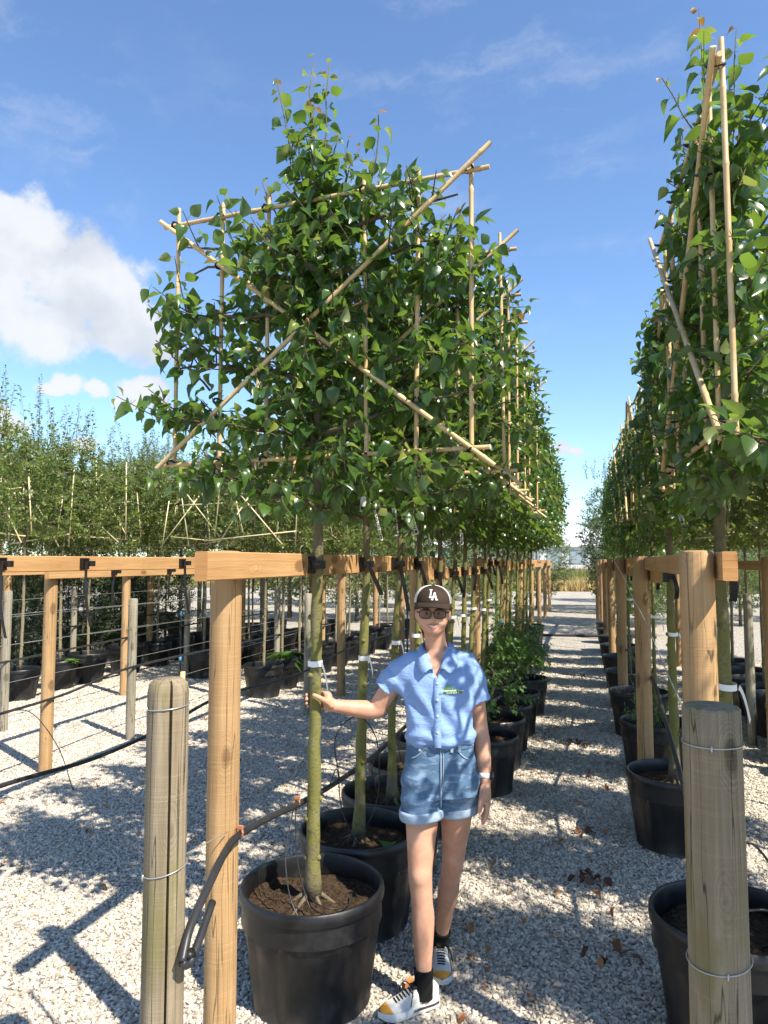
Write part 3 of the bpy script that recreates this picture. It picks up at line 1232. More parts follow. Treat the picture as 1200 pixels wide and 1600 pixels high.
pot('nearest large black pot beside the post with the clipped pipe', T1[0], T1[1], 0, GPOT)
pear_tree('nearest pleached tree with glossy leaves, its mossy trunk held by the woman', (T1[0], T1[1], 0), 0, 11,
          [(0, 3.05, -.20, 0, 3.93), (0, 3.1, -.06, .02, 4.0), (.02, 3.1, .04, 0, 3.95), (.2, 3.1, .28, 0, 3.68), (.10, 3.1, .12, .03, 3.62), (-.02, 3.0, -.27, 0, 3.46), (.02, 3.0, .19, 0, 3.55), (-.1, 3.2, -.13, .06, 3.72), (.0, 3.2, .0, -.06, 3.75), (.05, 3.2, .07, .05, 3.66), (-.05, 3.2, -.08, -.05, 3.62)],
          300, (0, -1, 0), lean=LEAN1, thin=thin1, dens=1.12,
          extra=[((-.5, -.02, 2.72), (-.80, -.05, 2.95)), ((-.5, 0, 2.4), (-.78, -.06, 2.48)), ((-.5, 0, 2.55), (-.74, -.04, 2.78)),
                 ((.1, -.06, 2.6), (-.2, -.2, 3.2)), ((.0, -.06, 2.5), (.03, -.22, 2.75)), ((.5, 0, 3.0), (.62, -.05, 3.2))])
bamboo_frame('bamboo frame with crossed poles in front of the nearest tree', (FR1[0], FR1[1], 0), 0, tilt=.045, side=-1)

rows_main = [3.52, 4.14, 4.74, 5.42, 6.05, 6.68, 7.3, 7.95, 8.6, 9.25, 9.9, 10.6, 11.3, 12.0, 12.8, 13.6, 14.5, 15.5]
LEANS = [((0, 0, .40), (.02, 0, 1.2), (.045, -.02, 1.8), (.05, -.03, 3.3)), ((0, 0, .40), (-.01, .02, 1.0), (.05, 0, 1.8), (.06, -.02, 3.3)), ((0, 0, .40), (.03, .01, 1.1), (.05, 0, 1.8), (.04, 0, 3.3))]
ldr = [(0, 3.1, -.05, 0, 3.6), (.1, 3.1, .2, 0, 3.5), (-.2, 3.1, -.25, 0, 3.45), (.4, 3.0, .5, .05, 3.4)]
exr = [((.45, 0, 2.85), (.80, -.06, 3.0)), ((.5, 0, 2.5), (.78, -.04, 2.6)), ((.5, .02, 3.0), (.68, .04, 3.25))]
protos = []
for i, y in enumerate(rows_main):
    lab = 'pleached tree, %s from the front %s' % (ORD[i + 1], ROWL)
    x = -1.12 + [.0, .01, -.01][i % 3]
    if i < 3:
        p = pear_tree(lab, (x, y, 0), 0, 21 + i, ldr, 110 if i == 0 else 0, (1, -.4, 0), lean=LEANS[i], extra=exr, rad=(.028, .013), dens=1.05)
        if i == 0:
            sec = p
        protos.append(p)
    else:
        src = protos[1 + i % 2]
        dup(src, (x, y, 0), 0, lab, (rnd.choice([1, 1, .97]), 1, rnd.uniform(.97, 1.02)))
    pot('black pot, %s from the front %s' % (ORD[i + 1], ROWL), x, y, i % 2, GPOT)
fproto = None
for i, y in enumerate(rows_main[:6]):
    lab = 'bamboo frame, %s from the front %s' % (ORD[i + 1], ROWL)
    if i < 2:
        fr = bamboo_frame(lab, (-1.06 + .03 * (i == 0), y - .02, 0), 0, tilt=.02, side=-1)
        fproto = fr
    else:
        dup(fproto, (-1.07 + jit(.02), y - .02, 0), jit(.03), lab, (rnd.uniform(.96, 1.02), 1, rnd.uniform(.985, 1.01)), skip=('tie',))

# ------------------------------------------------------------------ right row: frames run along the row
ROWR = 'in the row on the right of the path'


def thin2(u, z):
    return .0


pot('large black pot at the right edge behind the weathered posts', .52, 3.06, 0, GPOT)
pear_tree('tall nearest tree at the right edge, frame seen edge-on', (.52, 3.06, 0), R(90), 31,
          [(-.1, 3.05, -.02, .03, 4.08), (0, 3.1, -.35, .1, 3.75), (.1, 3.1, .3, 0, 3.6), (-.4, 3.0, -.45, -.05, 3.66), (0.2, 3.0, .2, .1, 3.7)],
          300, (-.75, .55, 0), lean=((0, 0, .4), (.01, 0, 1.2), (.0, 0, 1.8), (0, 0, 3.4)), rad=(.031, .016), dens=1.08, vs=.62,
          extra=[((-.4, .02, 3.1), (-.5, .36, 3.5)), ((-.2, .02, 2.9), (-.1, .32, 3.2)), ((-.5, -.1, 2.9), (-.6, -.32, 3.1)), ((-.5, 0, 2.5), (-.55, -.3, 2.6)),
                 ((0, .02, 2.7), (.1, .3, 2.85)), ((-.3, -.02, 3.1), (-.4, -.3, 3.45)), ((-.3, 0, 2.3), (-.35, -.3, 2.2)), ((-.3, 0, 2.35), (-.2, .28, 2.3))])
bamboo_frame('bamboo frame seen edge-on at the right edge', (.455, 3.02, 0), R(91.5), side=1, z1=3.46)
rows_r = [(.54, 4.98), (.57, 6.5), (.53, 7.95), (.53, 9.35), (.53, 10.8), (.53, 12.2), (.53, 13.6), (.53, 15.0), (.53, 16.5)]
for i, (x, y) in enumerate(rows_r):
    lab = 'pleached tree, %s from the front %s' % (ORD[i + 1], ROWR)
    if i == 0:
        pr = pear_tree(lab, (x, y, 0), R(90), 41, [(0, 3.1, -.05, 0, 3.6), (-.3, 3.0, -.42, .05, 3.62), (.2, 3.1, .3, 0, 3.5)], 200, (-.6, .6, 0), lean=((0, 0, .4), (.02, 0, 1.2), (0, 0, 1.8), (0, 0, 3.3)), dens=1.0, vs=.64,
                       extra=[((-.5, 0, 2.8), (-.6, .34, 2.9)), ((-.4, 0, 3.0), (-.5, .25, 3.3)), ((0, 0, 2.5), (0, .3, 2.55))])
    else:
        dup(pr if i == 1 and False else protos[1 + i % 2], (x, y, 0), R(90) + jit(.06), lab, (.92, .62, rnd.uniform(.92, .99)))
    if i < 5:
        fl = 'bamboo frame, %s from the front %s' % (ORD[i + 1], ROWR)
        if i == 0:
            frp = bamboo_frame(fl, (x - .02, y, 0), R(90), side=1)
        else:
            dup(frp, (x - .02, y, 0), R(90) + jit(.03), fl, None, skip=('tie',))
    pot('black pot, %s from the front %s' % (ORD[i + 1], ROWR), x, y, i % 2, GPOT)


# ------------------------------------------------------------------ small-leaved trees
def small_crown(seed, nshoot, W, V_, z0, z1, top, mat, leaf=.045, per=13, round_=False):
    rs = np.random.RandomState(seed)
    br = MB()
    P, D, N, S = [], [], [], []

    def shoot(p, d, L, r0, cnt, droop=.0):
        e = p + d * L + Vector((0, 0, -droop))
        br.tube([p, p.lerp(e, .5) + Vector((rs.normal(0, .01), rs.normal(0, .01), .01)), e], [r0, r0 * .7, r0 * .35], 3, False)
        ax = (e - p).normalized()
        o = ax.orthogonal().normalized()
        o2 = ax.cross(o)
        for k in range(cnt):
            t = (k + .5) / cnt
            a = rs.uniform(0, 6.283)
            side = o * math.cos(a) + o2 * math.sin(a)
            P.append(p.lerp(e, t) + side * .008)
            D.append(side + ax * .5 + Vector((0, 0, rs.uniform(-.35, .25))))
            N.append(Vector((rs.normal(0, .4), rs.normal(0, .4), 1)))
            S.append(leaf * rs.uniform(.65, 1.15) * (1 - .3 * (t > .85)))
    for k in range(nshoot):
        if round_:
            a, c = rs.uniform(0, 6.283), rs.uniform(-1, 1)
            rad = rs.uniform(.45, 1) ** .5
            s = math.sqrt(1 - c * c)
            p = Vector((W * rad * s * math.cos(a), V_ * rad * s * math.sin(a), (z0 + z1) / 2 + (z1 - z0) / 2 * c * rad))
            out = Vector((p.x / W, p.y / V_, (p.z - (z0 + z1) / 2) / (z1 - z0) + .25))
            d = (out + Vector((rs.normal(0, .4), rs.normal(0, .4), rs.normal(.1, .4)))).normalized()
        else:
            p = Vector((rs.uniform(-W, W), rs.normal(0, V_ * .45), rs.uniform(z0, z1)))
            d = Vector((rs.normal(0, .7), rs.normal(0, .8) + np.sign(p.y) * .5, rs.uniform(-.2, 1))).normalized()
        shoot(p, d, rs.uniform(.12, .32), .003, per)
    for k in range(top):
        u = rs.uniform(-W * .9, W * .9)
        L = rs.uniform(.2, .85) * (1.3 - abs(u) / W * .6)
        shoot(Vector((u, rs.normal(0, V_ * .3), z1 - .08)), Vector((rs.normal(0, .18), rs.normal(0, .15), 1)).normalized(), L, .004, int(L * 52))
    P, S = np.array(P), np.array(S)
    B = frames_of(np.array(D), np.array(N))
    V, F = join_leaves(P, B, S, SMALL_T)
    return br, np_mesh('crown', V, F, mat)


def horn_tree(label, loc, rz, seed, group, n=400, v=.25):
    t = thing('hornbeam_tree', label, 'tree', loc, rz, group)
    br, cr = small_crown(seed, n, .74, v, 1.98, 3.22, 20, 'horn_leaf', .054)
    for z in (2.2, 2.5, 2.8, 3.1):
        for s in (-1, 1):
            br.tube([(0, 0, z - .1), (s * .35, 0, z), (s * .7, 0, z + .03)], [.01, .008, .005], 5)
    trunk_into(br, ((0, 0, .36), (.01, .01, 1.2), (0, 0, 2.1), (0, 0, 3.3)), (.021, .011), seed, False)
    obj('trunk', br.mesh('trunk', 'bark2', True), t)
    obj('crown', cr, t)
    return t


GH = 'small-leaved pleached trees'
hp = []
rows_h = [(-4.16, [8.85, 9.5, 10.15, 11.0, 11.75, 12.5, 13.4, 14.3, 15.3, 16.4], 'second row left of the woman'),
          (-5.75, [10.0, 10.75, 11.5, 12.3, 13.1, 14, 15, 16.2], 'third row left of the woman'),
          (-7.2, [6.9, 7.8, 8.62, 9.15, 10.1, 10.9, 11.7, 12.6, 13.6, 14.7, 15.9], 'fourth row left of the woman'),
          (-9.0, [8.2, 9.2, 10.2, 11.2, 12.3, 13.4, 14.6, 16], 'fifth row left of the woman'),
          (-10.9, [10, 11.3, 12.6, 14, 15.5, 17], 'sixth row left of the woman'),
          (1.95, [1.3, 2.35, 3.45, 4.5, 5.6, 6.65, 7.75, 8.8, 9.9, 11, 12.2, 13.5], 'first row beyond the right trees'),
          (3.7, [7, 8, 9, 10, 11.2, 12.6, 14], 'second row beyond the right trees')]


def cane_frame(label, loc, rz, seed):
    t = thing('cane_frame', label, 'bamboo frame', loc, rz, 'thin cane frames on the small-leaved trees')
    r_ = random.Random(seed)

    def cane(a, b):
        mb = MB()
        mb.tube([a, b], .0085, 6)
        obj('cane', mb.mesh('cane', 'cane'), t)
    for u in (-.6, -.2, .25, .62):
        cane((u + r_.uniform(-.1, .1), -.33, 2.0 + r_.uniform(-.05, .2)), (u + r_.uniform(-.2, .2), -.30, 3.0 + r_.uniform(-.3, .4)))
    for z in (2.12, 2.75):
        cane((-.74 + r_.uniform(0, .4), -.345, z + r_.uniform(-.08, .08)), (.74 - r_.uniform(0, .4), -.345, z + r_.uniform(-.08, .08)))
    cane((-.7 + r_.uniform(0, .3), -.36, 2.02), (r_.uniform(-.1, .4), -.33, 2.7 + r_.uniform(0, .4)))
    cane((.7 - r_.uniform(0, .3), -.36, 2.02), (r_.uniform(-.4, .1), -.33, 2.7 + r_.uniform(0, .4)))
    return t


cf = []
dense = None
nh = 0
for x, ys, rn in rows_h:
    for i, y in enumerate(ys):
        lab = 'small-leaved pleached tree, %s from the front, %s' % (ORD[i], rn)
        lx = x + jit(.06)
        far = y > 11.9
        if x == 1.95:
            if dense is None:
                dense = horn_tree(lab, (lx, y, 0), 0, 66, GH, 760, .13)
            else:
                dup(dense, (lx, y, 0), rnd.choice([0, math.pi]) + jit(.05), lab, (rnd.uniform(.95, 1.08), 1, rnd.uniform(.96, 1.05)))
        elif len(hp) < 4:
            h = horn_tree(lab, (lx, y, 0), jit(.2), 51 + len(hp), GH)
            hp.append(h)
        else:
            dup(hp[nh % 4], (lx, y, 0), rnd.choice([0, math.pi]) + jit(.06 if x == 1.95 else .25), lab, (rnd.uniform(.92, 1.08), rnd.uniform(.9, 1.15), rnd.uniform(.95, 1.07)))
        nh += 1
        p = pot('black pot, %s from the front, %s' % (ORD[i], rn), lx, y, 2, GPOT, rnd.uniform(.92, 1.06))
        if not far:
            fl = 'thin cane frame, %s from the front, %s' % (ORD[i], rn)
            if len(cf) < 3:
                cf.append(cane_frame(fl, (lx, y, 0), jit(.3), 5 + len(cf)))
            else:
                dup(cf[nh % 3], (lx, y, 0), jit(.35), fl, (rnd.uniform(.9, 1.05), 1, rnd.uniform(.97, 1.05)))

for i, y in enumerate([7.2, 8.28, 9.35]):
    pot('black pot standing between two trees, %s beyond the right row' % ORD[i], 1.9, y, 2, GPOT)

# bushy pale trees at the far end, on the right of the path
GB = 'bushy pale trees far along the right'
t0 = thing('bushy_tree', 'bushy pale tree overhanging the far end of the path', 'tree', (1.15, 21.5, 0), 0, GB)
br, cr = small_crown(77, 1700, 1.25, 1.25, .35, 4.3, 30, 'birch_leaf', .066, 11, True)
trunk_into(br, ((0, 0, 0), (0, 0, 1), (0, 0, 4.2)), (.05, .02), 3, False)
obj('trunk', br.mesh('trunk', 'bark2'), t0)
obj('crown', cr, t0)
for i, (x, y, s) in enumerate([(1.7, 21, .9), (1.5, 18.5, .8), (2.2, 28, 1.05), (2.8, 33, 1.15), (1.5, 26, 1.0), (4.2, 22, .9), (4.6, 27, 1), (6.5, 24, 1), (7, 31, 1.1)]):
    dup(t0, (x, y, 0), rnd.uniform(0, 6), '%s bushy pale tree behind the right row, counted from the path' % ORD[i + 1], (s * 1.05, s * 1.05, s))
GD = 'distant trees along the field'
spots = [(-9, 21, 1.15), (-6.6, 20.5, 1.0), (-4.6, 21.5, 1.0), (-13, 19.5, 1.2), (-3.2, 24, .95), (-16, 17.5, 1.2), (-14, 14.5, 1.0), (-7.5, 27, 1.2), (-12, 28, 1.3), (-18, 25, 1.3), (-4.5, 33, 1.2), (-22, 19, 1.2), (-1.75, 28, .85)]
for i, (x, y, s) in enumerate(spots):
    dup(t0, (x, y, 0), rnd.uniform(0, 6), '%s bushy tree behind the small-leaved rows on the left' % ORD[i], (s * 1.3, s * 1.2, s * .98))['group'] = 'bushy trees behind the left rows'
for i, (x, y, s) in enumerate([(-22, 96, 2.6), (-13, 99, 2.2), (16, 97, 2.4), (24, 92, 2.8), (-32, 92, 2.6), (4, 104, 2.0)]):
    dup(t0, (x, y, 0), rnd.uniform(0, 6), '%s distant tree by the long white building' % ORD[i], (s * 1.5, s * 1.2, s))['group'] = GD

# dark conifers behind the left rows
c0 = thing('conifer', 'dark green conifer in the pots behind the left rows', 'conifer', (-8.1, 10.2, 0), 0, 'dark conifers behind the left rows')
br, cr = small_crown(88, 700, .5, .5, .2, 2.1, 10, 'fern_leaf', .05, 12, True)
trunk_into(br, ((0, 0, 0), (0, 0, 1), (0, 0, 2)), (.03, .01), 3, False)
obj('trunk', br.mesh('trunk', 'bark2'), c0)
obj('crown', cr, c0)
for i, (x, y) in enumerate([(-8.2, 11.4), (-8.3, 9.0), (-9.9, 10.6), (-9.9, 12.0), (-8.2, 12.8), (-11.6, 11.5), (-10, 13.8)]):
    s = rnd.uniform(.8, .97)
    dup(c0, (x, y, 0), rnd.uniform(0, 6), '%s dark green conifer behind the left rows of pots' % ORD[i + 1], (s, s, s * .95))
c0['label'] = 'first dark green conifer behind the left rows of pots'


# ------------------------------------------------------------------ rubber ties, tapes, tags
def tree_tie(label, x, y, z, tr=None, tail=.26, side=1, loose=False, ang=0.0):
    """x: bar face; tr: trunk centre x (None when no tree)"""
    t = thing('tree_tie', label, 'tree tie', (x, y, z), 0, 'black rubber tree ties')
    mb = MB()
    mb.box((side * .014, 0, 0), (.028, .055, .07))
    for k in range(5):
        mb.box((side * .029, 0, -.028 + k * .014), (.004, .056, .005))
    obj('spacer_block', mb.mesh('spacer_block', 'rubber', False), t)
    cx = side * (tr - x if side > 0 else x - tr) if tr is not None else side * .055
    cx = (tr - x) if tr is not None else side * .06
    rr = .034 if tr is not None else .028
    mb = MB()
    rows = []
    for k in range(25):
        q = 2 * math.pi * k / 24
        rows.append([(cx + rr * math.cos(q), (rr * 1.05) * math.sin(q), -.016), (cx + rr * math.cos(q), (rr * 1.05) * math.sin(q), .018)])
    mb.sheet(rows)
    mb.box((cx + side * .01, -rr - .008, .002), (.03, .018, .028))
    obj('band', mb.mesh('band', 'rubber', False), t)
    mb = MB()
    pts = []
    rows = []
    for k in range(9):
        s = k / 8
        px = cx + side * (.012 + .02 * math.sin(s * 2.2)) * (1 if not loose else .4) + math.sin(ang) * s * .08
        py = -rr - .014 - .03 * math.sin(s * 3)
        rows.append([(px - .013, py, -tail * s + .01), (px + .013, py - .006, -tail * s + .01)])
    mb.sheet(rows)
    obj('strap_tail', mb.mesh('strap_tail', 'rubber', True), t)
    return t


tree_tie('rubber tie holding the nearest trunk to the bar', -1.108, 2.80, 1.785, T1[0] + .045, .02)
for i, y in enumerate(rows_main[:10]):
    z = 1.785 if y < 5.2 or 8.5 < y < 11.4 else 1.70
    tree_tie('rubber tie on the %s tree trunk %s' % (ORD[i + 1], ROWL), -1.108, y - .01, z, -1.12 + [.0, .01, -.01][i % 3] + .048, rnd.uniform(.16, .3), 1, False, jit(1))
for i, y in enumerate([3.15, 3.82, 4.96]):
    tree_tie(['empty rubber tie at the left edge of the upper bar', 'loose black strap hanging from the upper bar above the orange post',
              'loose black strap hanging from the upper bar beside the front post'][i], -3.053, y, 1.785, None, .40, 1, True, .5)
for i, y in enumerate([5.9, 6.85, 7.75, 8.9]):
    tree_tie('%s rubber tie on the lower bar of the second row left' % ORD[i], -4.368, y, 1.70, None, .32, 1, True, -.4)
for i, (x, y) in enumerate([(.52, 3.06)] + rows_r[:4]):
    tree_tie('rubber tie on the %s trunk %s' % (ORD[i], ROWR), [.462, .498][i > 0], y, 1.785 if i == 0 else 1.7, x, .15, 1)


def tape(label, x, y, z, r, tail, a):
    t = thing('marker_tape', label, 'tape', (x, y, z), 0, 'white marker tapes on the trunks')
    mb = MB()
    rows = []
    for k in range(17):
        q = 2 * math.pi * k / 16
        rows.append([(r * math.cos(q), r * math.sin(q), -.012 + .003 * math.sin(q)), (r * math.cos(q), r * math.sin(q), .012 + .003 * math.sin(q))])
    mb.sheet(rows)
    obj('band', mb.mesh('band', 'tape'), t)
    mb = MB()
    rows = []
    for k in range(7):
        s = k / 6
        px, py = r + .28 * tail * s * math.cos(a), -r * .6 + .1 * tail * s * math.sin(a)
        pz = -.2 * tail * s - .8 * tail * s * s
        rows.append([(px, py, pz - .008), (px + .004, py - .004, pz + .01)])
    mb.sheet(rows)
    obj('tape_tail', mb.mesh('tape_tail', 'tape'), t)


tape('white tape round the nearest trunk above the woman\'s hand', T1[0] + .027, T1[1] - .052, 1.375, .031, .11, .3)
for i, y in enumerate(rows_main[:9]):
    tape('white tape on the %s trunk %s' % (ORD[i + 1], ROWL), -1.12 + [.0, .01, -.01][i % 3] + .026, y, 1.30 + jit(.04), .029, rnd.uniform(.05, .11), rnd.uniform(-.5, .5))
tape('white tape with hanging end on the right-edge trunk', .53, 3.06, 1.315, .034, .13, .1)
for i, (x, y) in enumerate(rows_r[:4]):
    tape('white tape on the %s trunk %s' % (ORD[i + 1], ROWR), x + .01, y, 1.33, .03, .12, .3)


def plant_label(label, x, y, z, tilt, w=.026, L=.17):
    t = thing('plant_label', label, 'label', (x, y, z), 0, 'white plant labels')
    t.rotation_euler = (0, tilt, 0)
    mb = MB()
    mb.bevbox((0, 0, -L / 2), (w, .0016, L), .0005)
    p = obj('tag_strip', mb.mesh('tag_strip', 'label', False), t)
    r_ = random.Random(int(x * 999))
    mb = MB()
    for k in range(10):
        h = r_.uniform(.003, .008)
        mb.box((r_.uniform(-.003, .003), -.0016, -.02 - k * .0125), (w * r_.uniform(.3, .6), .0006, h))
    mb.box((0, -.0016, -L + .018), (w * .6, .0006, .018))
    o = obj('printed_text', mb.mesh('printed_text', 'print', False), p)
    o['kind'] = 'stuff'


plant_label('long white printed plant label on the second trunk, at frame height', -1.06, 3.44, 2.27, R(5), .03, .22)
plant_label('white plant label hanging left of the third trunk', -1.09, 4.1, 2.12, R(-6))
plant_label('white plant label hanging tilted right of the third trunk', -1.0, 4.1, 2.12, R(-18))
plant_label('narrow white label hanging tilted from the second trunk', -1.02, 3.46, 2.06, R(-14), .012, .16)
plant_label('white plant label, left one of two above the woman', -1.1, 6.0, 2.11, R(3))
plant_label('white plant label, right one of two above the woman', -1.0, 6.0, 2.11, R(-2))
plant_label('white plant label under the second crown on the right', .58, 4.93, 2.2, R(-14))


# ------------------------------------------------------------------ pipes and wires
def catmull(pts, n=8):
    out = []
    P = [Vector(p) for p in pts]
    P = [P[0] * 2 - P[1]] + P + [P[-1] * 2 - P[-2]]
    for i in range(1, len(P) - 2):
        for k in range(n):
            t = k / n
            a, b, c, d = P[i - 1], P[i], P[i + 1], P[i + 2]
            out.append(.5 * ((2 * b) + (c - a) * t + (2 * a - 5 * b + 4 * c - d) * t * t + (3 * b - a - 3 * c + d) * t * t * t))
    out.append(P[-2])
    return out


def pipe(name, label, pts, r, mat='hose', cat='pipe', group=None, n=8, seg=8):
    mb = MB()
    mb.tube(catmull(pts, seg), r, n)
    return tag(obj(name, mb.mesh(name, mat)), label, cat, group)


h = thing('irrigation_pipe', 'black irrigation pipe with folded end, clipped to the front post', 'pipe', (0, 0, 0), 0, 'black irrigation pipes')
mb = MB()
mb.tube(catmull([(-1.050, 1.75, .735), (-1.066, 1.82, .795), (-1.092, 1.98, .850), (-1.128, 2.14, .872), (-1.137, 2.24, .878), (-1.15, 2.5, .845), (-1.16, 2.85, .79), (-1.165, 3.3, .74), (-1.165, 4.0, .70), (-1.165, 5.0, .70), (-1.165, 7, .66), (-1.165, 9, .7), (-1.165, 14, .66)], 10), .0125, 10)
obj('pipe_run', mb.mesh('pipe_run', 'hose'), h)
mb = MB()
mb.tube(catmull([(-1.050, 1.75, .735), (-1.042, 1.765, .722), (-1.036, 1.79, .742), (-1.062, 1.93, .808)], 6), .0115, 10)
obj('folded_end', mb.mesh('folded_end', 'hose'), h)
mb = MB()
mb.tube([(-1.052, 1.765, .748), (-1.040, 1.785, .742)], .021, 10, True, .6)
obj('end_clip', mb.mesh('end_clip', 'rubber'), h)
for (x, y, z) in [(-1.137, 2.24, .886), (-1.162, 2.80, .806), (-1.165, 3.75, .717)]:
    mb = MB()
    mb.tube([(x + .014 * math.cos(q), y, z + .016 * math.sin(q)) for q in np.linspace(0, 6.0, 10)], .0045, 6)
    mb.box((x + .004, y, z + .019), (.02, .012, .01))
    obj('clip', mb.mesh('clip', 'clip', False), h)
pipe('irrigation_pipe', 'black pipe sagging low along the treeless row at left', [(-3.07, 2.3, .58), (-3.07, 3.2, .585), (-3.07, 4.0, .53), (-3.07, 4.8, .55), (-3.08, 5.7, .62), (-3.08, 7.5, .55), (-3.08, 9.1, .62), (-3.08, 12.4, .6)], .0135, 'hose', group='black irrigation pipes')
pipe('irrigation_pipe', 'black pipe fixed to the tall orange post at left', [(-4.40, 3.4, .60), (-4.40, 5.19, .63), (-4.39, 6.3, .74), (-4.39, 8.6, .72), (-4.39, 12, .7)], .012, 'hose', group='black irrigation pipes')
pipe('irrigation_pipe', 'black pipe along the third row left of the woman', [(-5.92, 5.4, .72), (-5.92, 8.37, .78), (-5.92, 10, .82), (-5.92, 13, .8)], .012, 'hose', group='black irrigation pipes')
pipe('irrigation_pipe', 'black pipe along the fourth row left of the woman', [(-7.42, 6.4, .78), (-7.42, 8, .8), (-7.42, 11, .85), (-7.42, 14, .8)], .012, 'hose', group='black irrigation pipes')
pipe('irrigation_pipe', 'black pipe slanting down beside the second right post', [(.40, 2.6, .5), (.43, 3.1, .60), (.44, 3.8, .74), (.445, 4.5, .86), (.45, 5.4, .98), (.45, 6.4, .9), (.45, 9, .8)], .012, 'hose', group='black irrigation pipes')
pipe('irrigation_pipe', 'black pipe lying across the path far ahead', [(-1.6, 17.6, .03), (-.4, 17.7, .03), (.5, 17.75, .03), (1.6, 17.8, .03)], .03, 'hose', group='black irrigation pipes')
# drip tubes
GDT = 'thin drip tubes into the pots'
pipe('drip_tube', 'thin tube in painted sunlit tone curling into the nearest pot', [(-1.17, 2.80, .80), (-1.19, 2.76, .62), (-1.16, 2.73, .47), (-1.10, 2.70, .385)], .0028, 'hose_sunlit', 'tube', GDT, 5)
pipe('drip_tube', 'second thin tube running past the trunk into the nearest pot', [(-1.165, 2.80, .80), (-1.15, 2.78, .6), (-1.10, 2.76, .45), (-1.04, 2.72, .39)], .0028, 'hose', 'tube', GDT, 5)
pipe('drip_tube', 'black tube coiling on the soil of the nearest pot', [(-1.16, 2.9, .41), (-1.08, 2.80, .42), (-1.0, 2.78, .41), (-.95, 2.86, .40), (-.97, 2.95, .4)], .003, 'hose', 'tube', GDT, 5)
pipe('drip_tube', 'looped black tube above the second pot', [(-1.165, 3.35, .74), (-1.17, 3.3, .95), (-1.1, 3.42, 1.03), (-1.02, 3.5, .9), (-1.03, 3.55, .6), (-1.1, 3.5, .42)], .003, 'hose', 'tube', GDT, 5)
pipe('drip_tube', 'thin black tube hanging down into the second pot', [(-1.165, 3.2, .75), (-1.16, 3.3, .8), (-1.14, 3.32, .6), (-1.06, 3.35, .43), (-1.0, 3.4, .39)], .003, 'hose', 'tube', GDT, 5)
pipe('drip_tube', 'thin black tube arching down at the left edge', [(-4.40, 4.6, .62), (-4.2, 4.7, .62), (-4.0, 4.78, .35), (-3.86, 4.8, .02)], .004, 'hose', 'tube', GDT, 5)
pipe('drip_tube', 'black tubes looping into the pot at the right edge', [(.40, 2.6, .55), (.5, 2.7, .85), (.62, 2.75, .7), (.62, 2.85, .42)], .0045, 'hose', 'tube', GDT, 5)
pipe('drip_tube', 'second black tube looping at the right edge', [(.40, 2.7, .6), (.58, 2.75, .62), (.66, 2.85, .5), (.6, 2.95, .4)], .0045, 'hose', 'tube', GDT, 5)
for i, y in enumerate(rows_main[1:6]):
    pipe('drip_tube', 'thin tube dropping into the %s pot of the row beside the woman' % ORD[i + 2], [(-1.165, y - .1, .70), (-1.2, y - .12, .6), (-1.16, y - .1, .45), (-1.06, y - .06, .39)], .003, 'hose', 'tube', GDT, 5)
# wires
GW = 'thin wires strung along the rows'
pipe('wire', 'short wire from the front weathered post to the timber post', [(-1.133, 1.85, .955), (-1.16, 2.2, .90)], .0016, 'wire', 'wire', GW, 5)
for i, z in enumerate([1.18, 1.0]):
    pipe('wire', '%s wire along the treeless row behind the second trunk' % ['upper', 'lower'][i], [(-3.08, 5.7, z), (-3.08, 9.1, z + .01), (-3.08, 12.4, z)], .0025, 'wire', 'wire', GW, 5)
for i, z in enumerate([1.36, 1.12, .82, .50]):
    pipe('wire', '%s wire from the top along the second row left' % ORD[i], [(-4.46, 3.5, z), (-4.46, 5.2, z + .01), (-4.45, 6.35, z), (-4.45, 9.9, z), (-4.45, 13, z)], .0022, 'wire', 'wire', GW, 5)
for i, z in enumerate([1.38, 1.2, .9]):
    pipe('wire', '%s wire from the top along the third row left' % ORD[i], [(-5.98, 5, z), (-5.96, 6.3, z), (-5.98, 8.4, z), (-5.97, 12.6, z)], .0022, 'wire', 'wire', GW, 5)
pipe('wire', 'kinked wire slanting along the right posts', [(.27, 2.1, 1.36), (.30, 3.0, 1.38), (.33, 4.4, 1.47), (.335, 5.42, 1.54), (.335, 6.6, 1.66), (.33, 8.4, 1.80)], .0025, 'wire', 'wire', GW, 5)
pipe('wire', 'straight wire from the right weathered post to its neighbour', [(.25, 2.04, 1.33), (.31, 2.55, 1.33)], .0018, 'wire', 'wire', GW, 5)

# water standpipes
for i, (x, y, s) in enumerate([(-5.7, 9.3, 1), (-3.0, 12.2, 1), (-1.0, 9.0, .9)]):
    t = thing('standpipe', 'thin black standpipe with pale blue fittings, %s of three' % ORD[i], 'standpipe', (x, y, 0), 0, 'standpipes')
    mb = MB()
    mb.tube([(0, 0, 0), (0, 0, 1.05)], .012, 8)
    obj('riser', mb.mesh('riser', 'hose'), t)
    for z in (.35, 1.0):
        mb = MB()
        mb.lathe([(.012, 0), (.024, .01), (.026, .05), (.014, .07)], 10, (0, 0, z))
        obj('fitting', mb.mesh('fitting', 'blue'), t)

